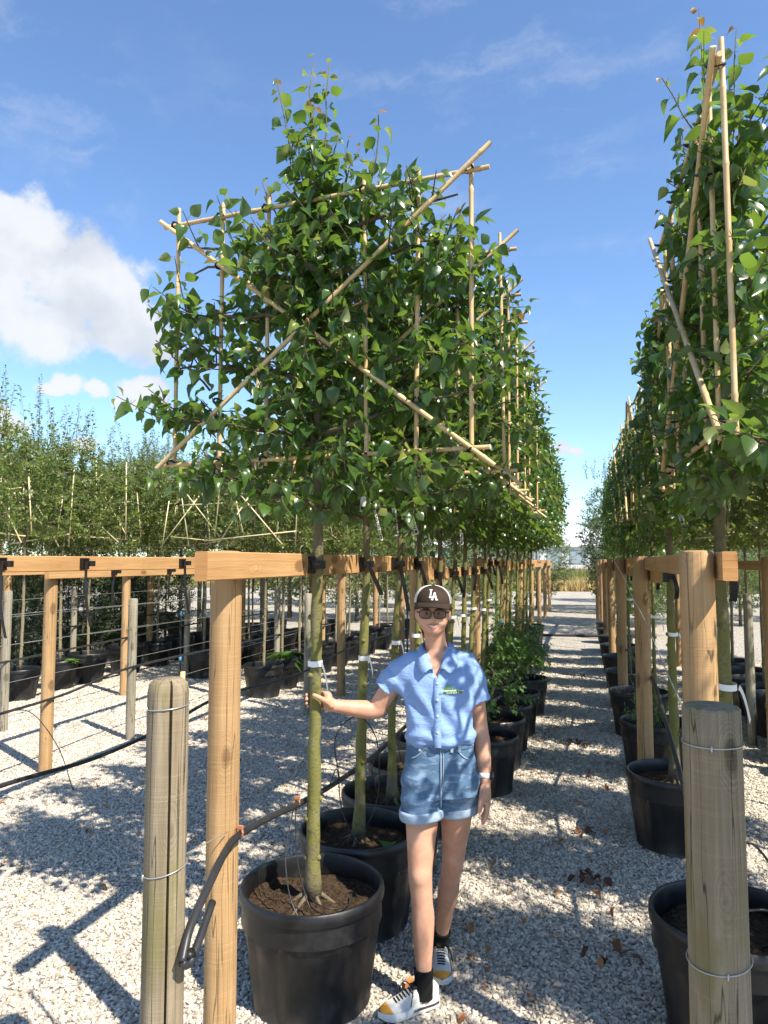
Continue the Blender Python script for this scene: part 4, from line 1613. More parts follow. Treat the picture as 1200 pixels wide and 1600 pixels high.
# fallen timber-free details: shrub in pots, weeds
t = thing('leafy_shrub', 'bright green leafy shrub growing from a pot beyond the woman', 'shrub', (-.78, 8.5, 0), 0)
br, cr = small_crown(99, 130, .26, .28, .44, 1.0, 4, 'shrub_leaf', .065, 11, True)
obj('stem', br.mesh('stem', 'bark2'), t)
obj('crown', cr, t)
t2 = thing('leafy_shrub', 'low leafy growth spilling from the pot nearest behind the woman', 'shrub', (-.80, 6.6, 0), 0)
br, cr = small_crown(98, 45, .2, .2, .40, .70, 0, 'shrub_leaf', .06, 9, True)
obj('stem', br.mesh('stem', 'bark2'), t2)
obj('crown', cr, t2)
dup(t, (-1.0, 10.0, 0), 1.4, 'small leafy shrub further along the pots beyond the woman', (.7, .7, .75))
dup(t2, (.5, 6.5, 0), 2, 'leafy weeds in the third pot on the right', (.5, .5, .9))
pot('squat black pot holding the bright green shrub', -.70, 8.7, 2, GPOT, 1.0)
for i, (x, y) in enumerate([(-.80, 5.75), (-.80, 6.4), (-.78, 7.05), (-.75, 7.7)]):
    pot('black pot, %s of the tight line edging the path behind the woman' % ORD[i], x, y, i % 2, GPOT, .95)


def weed(label, x, y, z, n, s, mat='shrub_leaf', name='weed'):
    rs = np.random.RandomState(int(abs(x * 100)))
    a = np.linspace(0, 6.28, n, endpoint=False) + rs.uniform(-.3, .3, n)
    D = np.stack([np.cos(a), np.sin(a), rs.uniform(.3, 1.6, n)], 1)
    N = np.stack([-np.cos(a) * .5, -np.sin(a) * .5, np.ones(n)], 1)
    V, F = join_leaves(np.zeros((n, 3)), frames_of(D, N), rs.uniform(.7, 1.2, n) * s, LEAF_T[1] if name == 'weed' else (LEAF_T[3][0] * np.array([1, .07, 1], dtype=np.float32), LEAF_T[3][1]))
    tag(obj(name, np_mesh(name, V, F, mat), loc=(x, y, z)), label, 'weed')


weed('tiny green seedling in the second pot', -.94, 3.42, .40, 7, .06)
weed('small green weed growing on the open gravel at left', -3.55, 5.5, .01, 12, .05)
weed('tuft of long grass in a pot behind the nearest trunk', -4.16, 9.5, .36, 30, .36, 'shrub_leaf', 'grass_tuft')
weed('small weed in a pot at far left', -7.0, 8.6, .36, 14, .12)
weed('green seedling in the third pot', -1.0, 4.0, .40, 9, .08)


# ------------------------------------------------------------------ fallen leaves
DRY = []
for v in range(4):
    V, F = leaf_template(R([30, 50, 15, 60][v]), [.5, .8, .35, 1.0][v], [.4, -.5, .2, .6][v], .62)
    DRY.append((np_mesh('fallen_leaf', V, F, 'dry_leaf'), np_mesh('fallen_leaf', V, F, 'dry_dark')))


def fallen(label, x, y, s, dark=False, group='fallen dry leaves on the gravel'):
    o = obj('fallen_leaf', DRY[rnd.randrange(4)][1 if dark else 0], loc=(x, y, .014 + s * .28), rot=(jit(.5), rnd.uniform(-.1, .5), rnd.uniform(0, 6.28)))
    o.scale = (s, s, s)
    tag(o, label, 'leaf', group)


near = [(-.72, 3.05, .075, "curled orange leaf beside the woman's rear shoe"), (-.47, 2.86, .075, 'orange dry leaf just right of the front shoe'),
        (-.60, 2.93, .09, 'pale orange leaf against the heel of the front shoe'), (-.44, 3.38, .06, 'upper orange leaf of the cluster right of her feet'),
        (-.50, 3.30, .06, 'dark orange leaf of the cluster right of her feet'), (-.44, 3.22, .055, 'small orange leaf of the cluster right of her feet')]
for x, y, s, l in near:
    fallen(l, x, y, s)
rr2 = random.Random(21)
LP = 'dry orange leaf lying on the gravel path right of the woman'
LL = 'dry orange leaf lying on the open gravel left of the woman'
LB = 'dark curled dry leaf in a litter patch on the path'
for k in range(44):
    fallen(LP, rr2.uniform(-.62, .15), 2.5 + 5.5 * rr2.random() ** 1.5, rr2.uniform(.04, .08), group='orange leaves on the path')
for k in range(46):
    fallen(LL, rr2.uniform(-4.4, -1.6), rr2.uniform(2.7, 8.5), rr2.uniform(.035, .075), group='orange leaves on the left gravel')
for cx, cy, n in [(-.02, 4.25, 11), (-.12, 7.4, 9), (.0, 5.0, 5), (-.1, 11.5, 7), (.05, 3.6, 5)]:
    for k in range(n):
        fallen(LB, cx + rr2.gauss(0, .06), cy + rr2.gauss(0, .08), rr2.uniform(.05, .09), True, 'dark litter leaves on the path')


# ------------------------------------------------------------------ the person
class Field:
    """signed distance field on a grid, meshed by surface nets"""
    def __init__(self, lo, hi, h):
        self.lo = np.array(lo, float)
        self.h = h
        self.n = np.ceil((np.array(hi) - self.lo) / h).astype(int) + 1
        self.D = np.full(self.n, .5, dtype=np.float32)

    def sub(self, lo, hi):
        a = np.clip(np.floor((np.array(lo) - self.lo) / self.h).astype(int), 0, self.n - 1)
        b = np.clip(np.ceil((np.array(hi) - self.lo) / self.h).astype(int) + 1, 1, self.n)
        sl = tuple(slice(x, y) for x, y in zip(a, b))
        ax = [(self.lo[i] + self.h * np.arange(a[i], b[i])).astype(np.float32) for i in range(3)]
        return sl, np.meshgrid(*ax, indexing='ij', sparse=True)

    def smin(self, sl, d, k):
        a = self.D[sl]
        if k <= 0:
            self.D[sl] = np.minimum(a, d)
        else:
            h = np.clip(.5 + .5 * (a - d) / k, 0, 1)
            self.D[sl] = a * (1 - h) + d * h - k * h * (1 - h)

    def cone(self, a, b, ra, rb, k=.02, flat=(1, 1, 1), cut=False):
        a, b = np.array(a, float), np.array(b, float)
        m = max(ra, rb) * 1.8 / min(flat) + k * 1.5 + .01
        sl, (X, Y, Z) = self.sub(np.minimum(a, b) - m, np.maximum(a, b) + m)
        f = np.array(flat, float)
        ba = (b - a) * f
        px, py, pz = (X - a[0]) * f[0], (Y - a[1]) * f[1], (Z - a[2]) * f[2]
        t = np.clip((px * ba[0] + py * ba[1] + pz * ba[2]) / max(ba @ ba, 1e-9), 0, 1)
        d = np.sqrt((px - t * ba[0]) ** 2 + (py - t * ba[1]) ** 2 + (pz - t * ba[2]) ** 2) - (ra + (rb - ra) * t)
        if cut:
            self.D[sl] = np.maximum(self.D[sl], -d)
        else:
            self.smin(sl, d, k)

    def chain(self, pts, rad, k=.02, flat=(1, 1, 1)):
        """one limb: smooth path and radii, blended once into the field"""
        P = np.array(pts, float)
        if len(P) > 2:
            fine = np.array([tuple(q) for q in catmull([tuple(p) for p in P], 4)])
            rr = np.array([v[0] for v in catmull([(x, 0, 0) for x in rad], 4)])
        else:
            fine, rr = P, np.array(rad, float)
        m = rr.max() + k * 1.5 + .012
        sl, (X, Y, Z) = self.sub(fine.min(0) - m, fine.max(0) + m)
        d = None
        for a, b, ra, rb in zip(fine[:-1], fine[1:], rr[:-1], rr[1:]):
            ba = b - a
            px, py, pz = X - a[0], Y - a[1], Z - a[2]
            t = np.clip((px * ba[0] + py * ba[1] + pz * ba[2]) / max(ba @ ba, 1e-9), 0, 1)
            e = np.sqrt((px - t * ba[0]) ** 2 + (py - t * ba[1]) ** 2 + (pz - t * ba[2]) ** 2) - (ra + (rb - ra) * t)
            d = e if d is None else np.minimum(d, e)
        self.smin(sl, d, k)

    def ell(self, c, r, k=.02, cut=False):
        c, r = np.array(c, float), np.array(r, float)
        m = r + k * 1.5 + .012
        sl, (X, Y, Z) = self.sub(c - m, c + m)
        x, y, z = (X - c[0]) / r[0], (Y - c[1]) / r[1], (Z - c[2]) / r[2]
        q = np.sqrt(x * x + y * y + z * z)
        d = (q - 1) * r.min() * np.clip(.6 + .4 * q, .5, 1.5)
        if cut:
            a = self.D[sl]
            kk = max(k, 1e-5)
            h = np.clip(.5 - .5 * (a + d) / kk, 0, 1)
            self.D[sl] = a * (1 - h) + (-d) * h + kk * h * (1 - h)
        else:
            self.smin(sl, d, k)

    def loft(self, rows, k=.02):
        """rows: (z, cx, cy, rx, ry) from low to high, superelliptic slices"""
        rows = sorted(rows)
        z = np.array([r[0] for r in rows])
        A = np.array([r[1:] for r in rows])
        mx = A[:, 2:].max() + .05
        lo = (A[:, 0].min() - mx, A[:, 1].min() - mx, z[0] - .04)
        hi = (A[:, 0].max() + mx, A[:, 1].max() + mx, z[-1] + .04)
        sl, (X, Y, Z) = self.sub(lo, hi)
        zz = Z.ravel()
        cx, cy, rx, ry = [np.interp(zz, z, A[:, i]).astype(np.float32)[None, None, :] for i in range(4)]
        u, v = np.abs((X - cx) / rx), np.abs((Y - cy) / ry)
        q = (u ** 2.4 + v ** 2.4) ** (1 / 2.4)
        d = (q - 1) * np.minimum(rx, ry)
        dz = np.maximum(z[0] - Z, Z - z[-1])
        d = np.maximum(d, dz)
        self.smin(sl, d, k)

    def mesh(self, name, mat, smooth=1):
        D, h = self.D, self.h
        ins = D < 0
        n = np.array(D.shape) - 1
        cs = [(i, j, k) for i in (0, 1) for j in (0, 1) for k in (0, 1)]
        S = lambda c: tuple(slice(c[i], c[i] + n[i]) for i in range(3))
        cnt = np.zeros(n, np.int8)
        for c in cs:
            cnt += ins[S(c)]
        act = (cnt > 0) & (cnt < 8)
        idx = np.argwhere(act)
        vid = np.full(n, -1, np.int64)
        vid[act] = np.arange(len(idx))
        acc = np.zeros((len(idx), 3))
        num = np.zeros((len(idx), 1))
        cv = {c: D[idx[:, 0] + c[0], idx[:, 1] + c[1], idx[:, 2] + c[2]] for c in cs}
        for c in cs:
            for ax in range(3):
                if c[ax] == 0:
                    e = list(c)
                    e[ax] = 1
                    e = tuple(e)
                    a, b = cv[c], cv[e]
                    m = (a < 0) != (b < 0)
                    t = np.where(m, a / np.where(m, a - b, 1), 0)
                    p = np.array(c, float)[None] + 0 * acc
                    p[:, ax] += t
                    acc += p * m[:, None]
                    num += m[:, None]
        V = (idx + acc / num) * h + self.lo
        F = []
        for ax in range(3):
            a1, a2 = (ax + 1) % 3, (ax + 2) % 3
            sl0 = [slice(0, None)] * 3
            sl0[ax] = slice(0, D.shape[ax] - 1)
            sl1 = [slice(0, None)] * 3
            sl1[ax] = slice(1, D.shape[ax])
            A, B = ins[tuple(sl0)], ins[tuple(sl1)]
            e = np.argwhere(A != B)
            e = e[(e[:, a1] > 0) & (e[:, a2] > 0) & (e[:, a1] < n[a1]) & (e[:, a2] < n[a2])]
            fl = A[e[:, 0], e[:, 1], e[:, 2]]
            q = []
            for d1, d2 in ((0, 0), (1, 0), (1, 1), (0, 1)):
                g = e.copy()
                g[:, a1] -= d1
                g[:, a2] -= d2
                q.append(vid[g[:, 0], g[:, 1], g[:, 2]])
            q = np.stack(q, 1)
            q[~fl] = q[~fl][:, ::-1]
            F.append(q)
        F = np.concatenate(F)[:, ::-1]
        F = F[:, ::-1]
        # Laplacian smoothing
        for _ in range(smooth):
            s = np.zeros_like(V)
            w = np.zeros((len(V), 1))
            for i in range(4):
                a, b = F[:, i], F[:, (i + 1) % 4]
                np.add.at(s, a, V[b])
                np.add.at(w, a, 1)
                np.add.at(s, b, V[a])
                np.add.at(w, b, 1)
            V = V * .45 + .55 * s / np.maximum(w, 1)
        return np_mesh(name, V, F, mat)


def mat_skin():
    m, t = new_mat('skin')
    o = t.add('ShaderNodeTexCoord').outputs['Object']
    n = t.noise(o, 14, 4)
    n2 = t.noise(o, 160, 3)
    c = t.mix(t.ramp(n, .35, .7), (.50, .265, .170), (.59, .335, .225))
    c = t.mix(t.math('MULTIPLY', t.ramp(n2, .55, .8), .25), c, (.50, .23, .16))
    setb(t, c, .5, t.bump(n2, .08, .002), .4)
    t.b.inputs['Subsurface Weight'].default_value = .12
    t.b.inputs['Subsurface Radius'].default_value = (.012, .005, .003)
    t.b.inputs['Subsurface Scale'].default_value = .5
    return m


def mat_cloth(name, c0, c1, fine, rough=.85, fade=None, bump=.25):
    m, t = new_mat(name)
    o = t.add('ShaderNodeTexCoord').outputs['Object']
    n = t.noise(o, 7, 5, .6)
    n2 = t.noise(t.scale(o, (1, 1, .35)), fine, 3, .7)
    n3 = t.noise(t.scale(o, (1, 1, 2.6)), 16, 4, .6, dist=.6)
    c = t.mix(t.ramp(n, .35, .7), c0, c1)
    c = t.mix(t.math('MULTIPLY', t.ramp(n2, .4, .75), .3), c, tuple(x * .7 for x in c0))
    if fade:
        c = t.mix(t.math('MULTIPLY', t.ramp(n3, .48, .68), .8), c, fade)
    h = t.math('ADD', t.math('MULTIPLY', n2, .25), n3)
    setb(t, c, rough, t.bump(h, bump, .012), .15)
    return m


M['skin'] = mat_skin()
M['shirt'] = mat_cloth('blue_shirt', (.225, .35, .62), (.265, .40, .68), 300, bump=.5)
M['denim'] = mat_cloth('denim', (.075, .14, .235), (.11, .19, .30), 420, fade=(.24, .34, .46), bump=.3)
M['denim_light'] = mat_cloth('denim_turned', (.27, .37, .48), (.34, .43, .54), 420)
M['stitch'] = simple('denim_seam', (.30, .38, .47), .8, .2)
M['cap'] = mat_cloth('cap_brown', (.034, .023, .018), (.047, .033, .025), 500)
M['cap_white'] = mat_cloth('cap_mesh_white', (.62, .62, .62), (.72, .72, .72), 500)
M['white'] = simple('white_thread', (.82, .82, .8), .7, .3)
M['hair'] = simple('brown_hair', (.075, .035, .018), .45, .4, .4, 60, .4, 220)
M['glasses'] = simple('glasses_frame', (.012, .010, .010), .3, .5)
def mat_lens():
    m, t = new_mat('spectacle_lens')
    setb(t, (.02, .022, .02), .04, None, .6)
    tr = t.add('ShaderNodeBsdfTransparent')
    tr.inputs[0].default_value = (.80, .82, .80, 1)
    ms = t.add('ShaderNodeMixShader')
    ms.inputs[0].default_value = .72
    t.t.links.new(t.b.outputs[0], ms.inputs[1])
    t.t.links.new(tr.outputs[0], ms.inputs[2])
    t.t.links.new(ms.outputs[0], t.out.inputs[0])
    return m


M['lens'] = mat_lens()
M['eye'] = simple('eye_white', (.34, .31, .29), .3, .5)
M['iris'] = simple('dark_iris', (.03, .02, .015), .2, .5)
M['lip'] = simple('lip', (.48, .16, .13), .45, .4)
M['teeth'] = simple('teeth', (.75, .72, .66), .3, .5)
M['sock'] = mat_cloth('black_sock', (.010, .010, .010), (.016, .016, .016), 500)
M['lace'] = simple('black_lace', (.012, .012, .012), .7, .3)
M['sole'] = simple('white_sole', (.74, .73, .70), .55, .4, .08, 30)
M['sole_dark'] = simple('grey_sole_band', (.05, .05, .06), .6, .3)
M['logo_green'] = simple('logo_green', (.10, .26, .05), .7, .2)
M['watch'] = simple('watch_face', (.008, .008, .01), .12, .6)
M['gold'] = simple('thin_chain', (.5, .34, .16), .3, .5, metal=.8)


def mat_shoe():
    m, t = new_mat('shoe_upper')
    o = t.add('ShaderNodeTexCoord').outputs['Object']
    sp = t.add('ShaderNodeSeparateXYZ')
    t.put(sp.inputs[0], o)
    n = t.noise(o, 300, 2)
    # moulded orange toe cap
    k = t.ramp(t.math('SUBTRACT', sp.outputs[0], t.math('MULTIPLY', sp.outputs[2], .55)), .196, .206)
    c = t.mix(t.ramp(n, .4, .7), (.64, .63, .57), (.72, .71, .66))
    c = t.mix(k, c, (.80, .36, .05))
    setb(t, c, .7, t.bump(n, .3, .002), .25)
    return m


M['shoe'] = mat_shoe()


def build_person():
    root = thing('person', "smiling person in blue shirt, denim shorts and brown cap, holding a tree trunk", 'person', (-.62, 2.98, 0), R(11))
    tx, ty = -.492, -.050          # trunk held, at hand height (local)
    hz = 1.215
    # ---------------- body
    f = Field((-.62, -.24, .02), (.32, .40, 1.74), .0042)
    # legs
    f.chain([(-.045, .0, .90), (-.050, -.02, .74), (-.056, -.045, .58), (-.056, -.052, .515), (-.050, -.050, .42), (-.047, -.042, .34), (-.044, -.05, .20), (-.044, -.058, .115), (-.046, -.062, .05)],
            [.082, .068, .052, .0485, .044, .0475, .035, .029, .033], .018)
    f.ell((-.056, -.086, .527), (.024, .018, .027), .018)
    f.ell((-.056, -.080, .487), (.014, .014, .018), .014)
    f.chain([(.098, .03, .90), (.094, .05, .74), (.084, .10, .58), (.079, .115, .52), (.066, .155, .43), (.058, .18, .36), (.036, .245, .20), (.026, .275, .115), (.022, .28, .05)],
            [.082, .067, .051, .047, .043, .046, .0345, .0285, .032], .018)
    f.ell((.077, .080, .532), (.024, .018, .027), .018)
    f.ell((.074, .092, .492), (.014, .014, .018), .014)
    # torso (covered by clothes)
    f.loft([(.84, .028, .012, .12, .09), (.95, .026, .012, .13, .095), (1.06, .024, .008, .11, .085), (1.2, .026, .004, .125, .09), (1.32, .027, .004, .120, .090), (1.375, .025, .006, .10, .070), (1.42, .018, .010, .06, .050)], .02)
    f.chain([(-.07, .0, 1.37), (.02, .010, 1.395), (.125, .002, 1.37)], [.036, .042, .036], .03)
    # collar bones and neck
    f.chain([(.018, .014, 1.38), (.010, -.002, 1.46), (.003, -.025, 1.53)], [.052, .045, .044], .014)
    # head
    f.ell((.0, -.038, 1.605), (.066, .088, .086), .0)
    f.ell((.0, -.066, 1.558), (.058, .058, .060), .03)
    f.ell((.0, -.092, 1.516), (.026, .028, .021), .026)
    f.ell((-.030, -.104, 1.553), (.022, .018, .019), .02)
    f.ell((.030, -.104, 1.553), (.022, .018, .019), .02)
    f.ell((-.024, -.134, 1.590), (.017, .014, .011), .012, True)
    f.ell((.024, -.134, 1.590), (.017, .014, .011), .012, True)
    f.cone((0, -.118, 1.592), (0, -.136, 1.560), .007, .0105, .010)
    f.ell((-.010, -.128, 1.558), (.007, .008, .006), .006)
    f.ell((.010, -.128, 1.558), (.007, .008, .006), .006)
    f.ell((-.024, -.122, 1.5955), (.014, .010, .0045), .006)
    f.ell((.024, -.122, 1.5955), (.014, .010, .0045), .006)
    f.ell((-.068, -.030, 1.580), (.008, .018, .028), .008)
    f.ell((.068, -.030, 1.580), (.008, .018, .028), .008)
    f.ell((0, -.131, 1.536), (.021, .010, .0055), .004, True)
    f.ell((-.016, -.128, 1.540), (.009, .010, .004), .004, True)
    f.ell((.016, -.128, 1.540), (.009, .010, .004), .004, True)
    # arm holding the trunk
    wr = (-.432, -.028, 1.195)
    f.chain([(-.105, .0, 1.365), (-.165, .015, 1.285), (-.225, .03, 1.20), (-.245, .032, 1.168), (-.30, .018, 1.170), (-.37, -.006, 1.182), wr],
            [.040, .040, .039, .039, .038, .031, .023], .022)
    # palm: from the wrist to the right-hand side of the trunk
    pc = (tx + .046, ty + .012, hz - .004)
    f.cone(wr, pc, .022, .021, .014, (1, 1, .8))
    f.cone((tx + .05, ty + .018, hz + .020), (tx + .05, ty + .018, hz - .028), .0155, .0145, .012)
    for i, (dz, L) in enumerate([(.030, 1.0), (.010, 1.08), (-.011, 1.0), (-.030, .82)]):
        rr = .031 + .0075
        pts = []
        for q in np.linspace(15, 15 + 172 * L, 6):
            pts.append((tx + rr * math.cos(R(q)) * 1.02, ty + rr * math.sin(R(q)), hz + dz * (1 - .12 * q / 180)))
        f.chain([(tx + .048, ty + .022, hz + dz * .9)] + pts, [.0105, .0100, .0095, .0092, .0088, .0083, .0076], .005)
    f.chain([(tx + .062, ty - .006, hz - .016), (tx + .046, ty - .030, hz + .006), (tx + .022, ty - .043, hz + .022), (tx + .000, ty - .043, hz + .032)], [.016, .0125, .0105, .0085], .008)
    # hanging arm
    f.chain([(.148, .0, 1.355), (.172, .02, 1.27), (.186, .045, 1.16), (.194, .052, 1.095), (.203, .040, 1.03), (.210, .020, .95), (.214, .004, .895)],
            [.034, .038, .037, .0355, .036, .029, .023], .022)
    f.cone((.214, .004, .895), (.216, -.010, .845), .022, .026, .014, (1.35, .9, 1))
    f.cone((.216, -.010, .85), (.216, -.022, .805), .026, .026, .014, (1.5, .85, 1))
    kn = [(-.030, .0), (-.011, .004), (.009, .003), (.027, -.002)]
    for i, (dy, dz) in enumerate(kn):
        L = [.066, .073, .068, .052][i]
        y0 = -.020 + dy
        f.chain([(.217, y0, .815 + dz), (.218, y0 - .004, .79 + dz), (.211, y0 - .006, .79 + dz - L * .45), (.198, y0 - .006, .79 + dz - L * .8)], [.0105, .0098, .0088, .0075], .004)
    f.chain([(.205, -.018, .865), (.196, -.045, .835), (.190, -.056, .805), (.186, -.058, .785)], [.016, .0125, .0105, .0085], .008)
    obj('body', f.mesh('body', 'skin', 2), root)

    # ---------------- shirt
    s = Field((-.30, -.18, 1.02), (.30, .20, 1.46), .0045)
    s.loft([(1.045, .026, .004, .134, .102), (1.056, .026, .003, .146, .110), (1.075, .026, .002, .150, .113), (1.11, .026, .0, .146, .108), (1.18, .026, .0, .144, .105), (1.25, .026, -.002, .147, .108),
            (1.31, .026, .0, .150, .100), (1.36, .026, .004, .146, .084), (1.395, .024, .006, .118, .068), (1.42, .020, .008, .082, .058), (1.445, .016, .006, .062, .054)], .015)
    s.chain([(-.085, .002, 1.378), (-.148, .010, 1.335), (-.212, .020, 1.255)], [.044, .049, .054], .026)
    s.chain([(.138, .002, 1.378), (.170, .014, 1.315), (.193, .034, 1.205)], [.044, .047, .052], .026)
    s.ell((-.118, .006, 1.295), (.045, .062, .060), .02)
    s.ell((.160, .008, 1.290), (.040, .060, .060), .02)
    # folds
    sl, (X, Y, Z) = s.sub(s.lo, s.lo + s.n * s.h)
    fold = .0052 * np.sin(X * 62 + Z * 26 + np.sin(Z * 21 + X * 9) * 1.4) * np.clip((1.36 - Z) / .12, 0, 1)
    fold = fold + .0042 * np.sin(Z * 105 + np.sin(X * 27) * 2.2 + Y * 14) * np.exp(-((Z - 1.075) / .05) ** 2)
    fold = fold + .0028 * np.sin((X * .8 + Z) * 75 + Y * 20) * np.clip(np.abs(X - .02) / .12 - .7, 0, 1)
    s.D[sl] = s.D[sl] + fold.astype(np.float32)
    # sleeve ends cut square across the arm, hollow inside
    def endcut(p, d, ra, rb, depth):
        p, d = np.array(p), np.array(d) / np.linalg.norm(d)
        sl, (X, Y, Z) = s.sub(p - .1, p + .1)
        pl = (X - p[0]) * d[0] + (Y - p[1]) * d[1] + (Z - p[2]) * d[2]
        near = (X - p[0]) ** 2 + (Y - p[1]) ** 2 + (Z - p[2]) ** 2 < .0095
        s.D[sl] = np.where(near, np.maximum(s.D[sl], pl), s.D[sl]).astype(np.float32)
        q = p - d * depth
        s.cone(q, p + d * .02, ra, rb, 0, cut=True)
    endcut((-.208, .019, 1.262), (-.66, .1, -.72), .037, .043, .02)
    endcut((.191, .032, 1.215), (.22, .17, -.95), .035, .041, .02)
    # neck opening with a V at the front
    s.cone((.016, .006, 1.40), (.004, -.03, 1.52), .050, .060, 0, cut=True)
    for zz, w in ((1.435, .050), (1.415, .046), (1.398, .038), (1.38, .029), (1.362, .020), (1.345, .011), (1.33, .005)):
        s.ell((.013, -.115, zz), (w, .10 if zz > 1.39 else .085, .018), .003, True)
    obj('shirt', s.mesh('shirt', 'shirt', 2), root)

    # collar leaves
    for sd in (-1, 1):
        mb = MB()
        key_in = [(.012, .062, 1.452), (.012 + sd * .040, .048, 1.455), (.012 + sd * .058, .006, 1.452), (.013 + sd * .050, -.040, 1.432), (.014 + sd * .034, -.072, 1.398), (.015 + sd * .016, -.096, 1.362)]
        key_out = [(.012, .088, 1.418), (.012 + sd * .058, .070, 1.424), (.014 + sd * .088, .006, 1.416), (.016 + sd * .090, -.052, 1.386), (.016 + sd * .074, -.094, 1.358), (.016 + sd * .052, -.110, 1.342)]
        ci, co = catmull(key_in, 4), catmull(key_out, 4)
        rows = []
        for a_, b_ in zip(ci, co):
            m_ = a_.lerp(b_, .4) + Vector((0, 0, .006))
            rows.append([a_ * 1.0 + Vector(((.012 - a_.x) * .12, -a_.y * .1, -.018)), a_, m_, b_])
        mb.sheet(rows)
        me = mb.mesh('collar', 'shirt', True)
        o = obj('collar', me, root)
        md = o.modifiers.new('thick', 'SOLIDIFY')
        md.thickness = .003
    # placket, buttons, hem
    def front_y(x, z):
        """shirt front surface, by the loft profile"""
        zs = [1.045, 1.075, 1.11, 1.18, 1.25, 1.31, 1.36]
        ry = np.interp(z, zs, [.108, .113, .108, .105, .110, .100, .080])
        rx = np.interp(z, zs, [.146, .150, .146, .144, .147, .150, .146])
        u = min(abs((x - .023) / rx), .98)
        return -ry * (1 - u ** 2.4) ** (1 / 2.4) - .001
    mb = MB()
    rows = []
    for z in np.linspace(1.325, 1.05, 15):
        y = front_y(.018, z) - .005
        rows.append([(.004, y + .004, z), (.0055, y, z), (.031, y, z), (.0325, y + .004, z)])
    mb.sheet(rows)
    obj('placket', mb.mesh('placket', 'shirt', True), root)
    for z in (1.305, 1.24, 1.175, 1.11):
        mb = MB()
        y = front_y(.018, z) - .007
        mb.lathe([(.0, 0), (.005, .0), (.005, .002), (.0, .0025)], 10)
        o = obj('button', mb.mesh('button', 'white'), root, loc=(.018, y, z), rot=(R(90), 0, 0))
    # embroidered logo: green arch over two lines of lettering
    lg = bpy.data.objects.new('embroidered_logo', None)
    COL.objects.link(lg)
    lg.parent = root
    KIDS.setdefault(root, []).append(lg)
    lx, lz = .078, 1.275
    mb = MB()
    rows = []
    for q in np.linspace(0, math.pi, 13):
        rows.append([(lx - .016 + .006 * math.cos(q), front_y(lx - .016, lz) - .006, lz + .006 + .005 * math.sin(q)), (lx - .016 + .016 * math.cos(q), front_y(lx - .016, lz) - .006, lz + .006 + .014 * math.sin(q))])
    mb.sheet(rows)
    obj('arch', mb.mesh('arch', 'logo_green'), lg)
    mb = MB()
    rows = []
    for x in np.linspace(lx - .036, lx + .040, 9):
        rows.append([(x, front_y(x, lz) - .005, lz - .011), (x, front_y(x, lz) - .005, lz + .006)])
    mb.sheet(rows)
    obj('patch', mb.mesh('patch', 'logo_green'), lg)
    for txt, size, dz, w in (('Greenwood Trees', .0125, -.001, .076), ('NURSERY', .0085, -.0095, .070)):
        cu = bpy.data.curves.new('lettering', 'FONT')
        cu.body = txt
        cu.size = size
        cu.align_x = 'CENTER'
        cu.extrude = .0008
        if txt.isupper():
            cu.space_character = 1.6
        cu.materials.append(M['white'])
        o = obj('lettering', cu, lg, loc=(lx + .002, front_y(lx, lz) - .009, lz + dz), rot=(R(86), 0, R(14)))

    # ---------------- shorts
    s = Field((-.18, -.16, .70), (.24, .20, 1.10), .0045)
    s.loft([(.84, .030, .014, .150, .108), (.90, .029, .014, .154, .110), (.96, .028, .013, .150, .108), (1.02, .026, .010, .141, .102), (1.075, .025, .006, .136, .098)], .015)
    s.cone((-.042, -.002, .88), (-.050, -.020, .735), .094, .086, .02, (1, .95, 1))
    s.cone((.100, .030, .88), (.096, .050, .735), .092, .084, .02, (1, .95, 1))
    sl, (X, Y, Z) = s.sub(s.lo, s.lo + s.n * s.h)
    fold = .003 * np.sin(Z * 85 + np.sin(X * 18 + 1) * 2.0 + np.abs(X - .028) * 40) * np.clip((.97 - Z) / .1, 0, 1)
    s.D[sl] = (s.D[sl] + fold).astype(np.float32)
    s.D[sl] = np.maximum(s.D[sl], (.752 - Z)).astype(np.float32)
    # gap between the legs
    s.cone((.026, -.10, .735), (.026, .14, .735), .006, .006, 0, cut=True)
    sh = obj('shorts', s.mesh('shorts', 'denim', 2), root)
    for (cx, cyy, r) in ((-.050, -.019, .0905), (.0965, .049, .0885)):
        mb = MB()
        mb.lathe([(r - .004, .742), (r + .001, .744), (r + .004, .752), (r + .005, .775), (r + .002, .782), (r - .005, .783)], 40, (cx, cyy, 0), rf=lambda k, i: 1 + .008 * math.sin(k * .9))
        mb.v = [(x, cyy + (y - cyy) * 1.04, z + .006 * math.sin((x - cx) * 20)) for x, y, z in mb.v]
        obj('turn_up', mb.mesh('turn_up', 'denim_light'), sh)

    def sy(x, z):
        zs = [.74, .84, .90, .96, 1.02, 1.075]
        ry = np.interp(z, zs, [.10, .108, .110, .108, .102, .098])
        rx = np.interp(z, zs, [.155, .150, .154, .150, .141, .136])
        u = min(abs((x - .028) / rx), .97)
        return .012 - ry * (1 - u ** 2.4) ** (1 / 2.4)

    def seam(pts, r=.0018, nm='seam', mat='stitch'):
        mb = MB()
        mb.tube([(x, sy(x, z) - .004, z) for x, z in pts], r, 5)
        obj(nm, mb.mesh(nm, mat), sh)
    seam([(.030, z) for z in np.linspace(1.05, .81, 12)], .0026)
    seam([(.040, z) for z in np.linspace(1.05, .91, 8)] + [(.036, .89), (.030, .878)], .0016)
    for sd in (-1, 1):
        seam([(.028 + sd * (.058 + .062 * t), 1.048 - .055 * math.sin(t * 1.5)) for t in np.linspace(0, 1, 9)], .0018)
        seam([(.028 + sd * (.062 + .055 * t), 1.046 - .050 * math.sin(t * 1.5)) for t in np.linspace(0, 1, 9)], .0014)
    mb = MB()
    rows = []
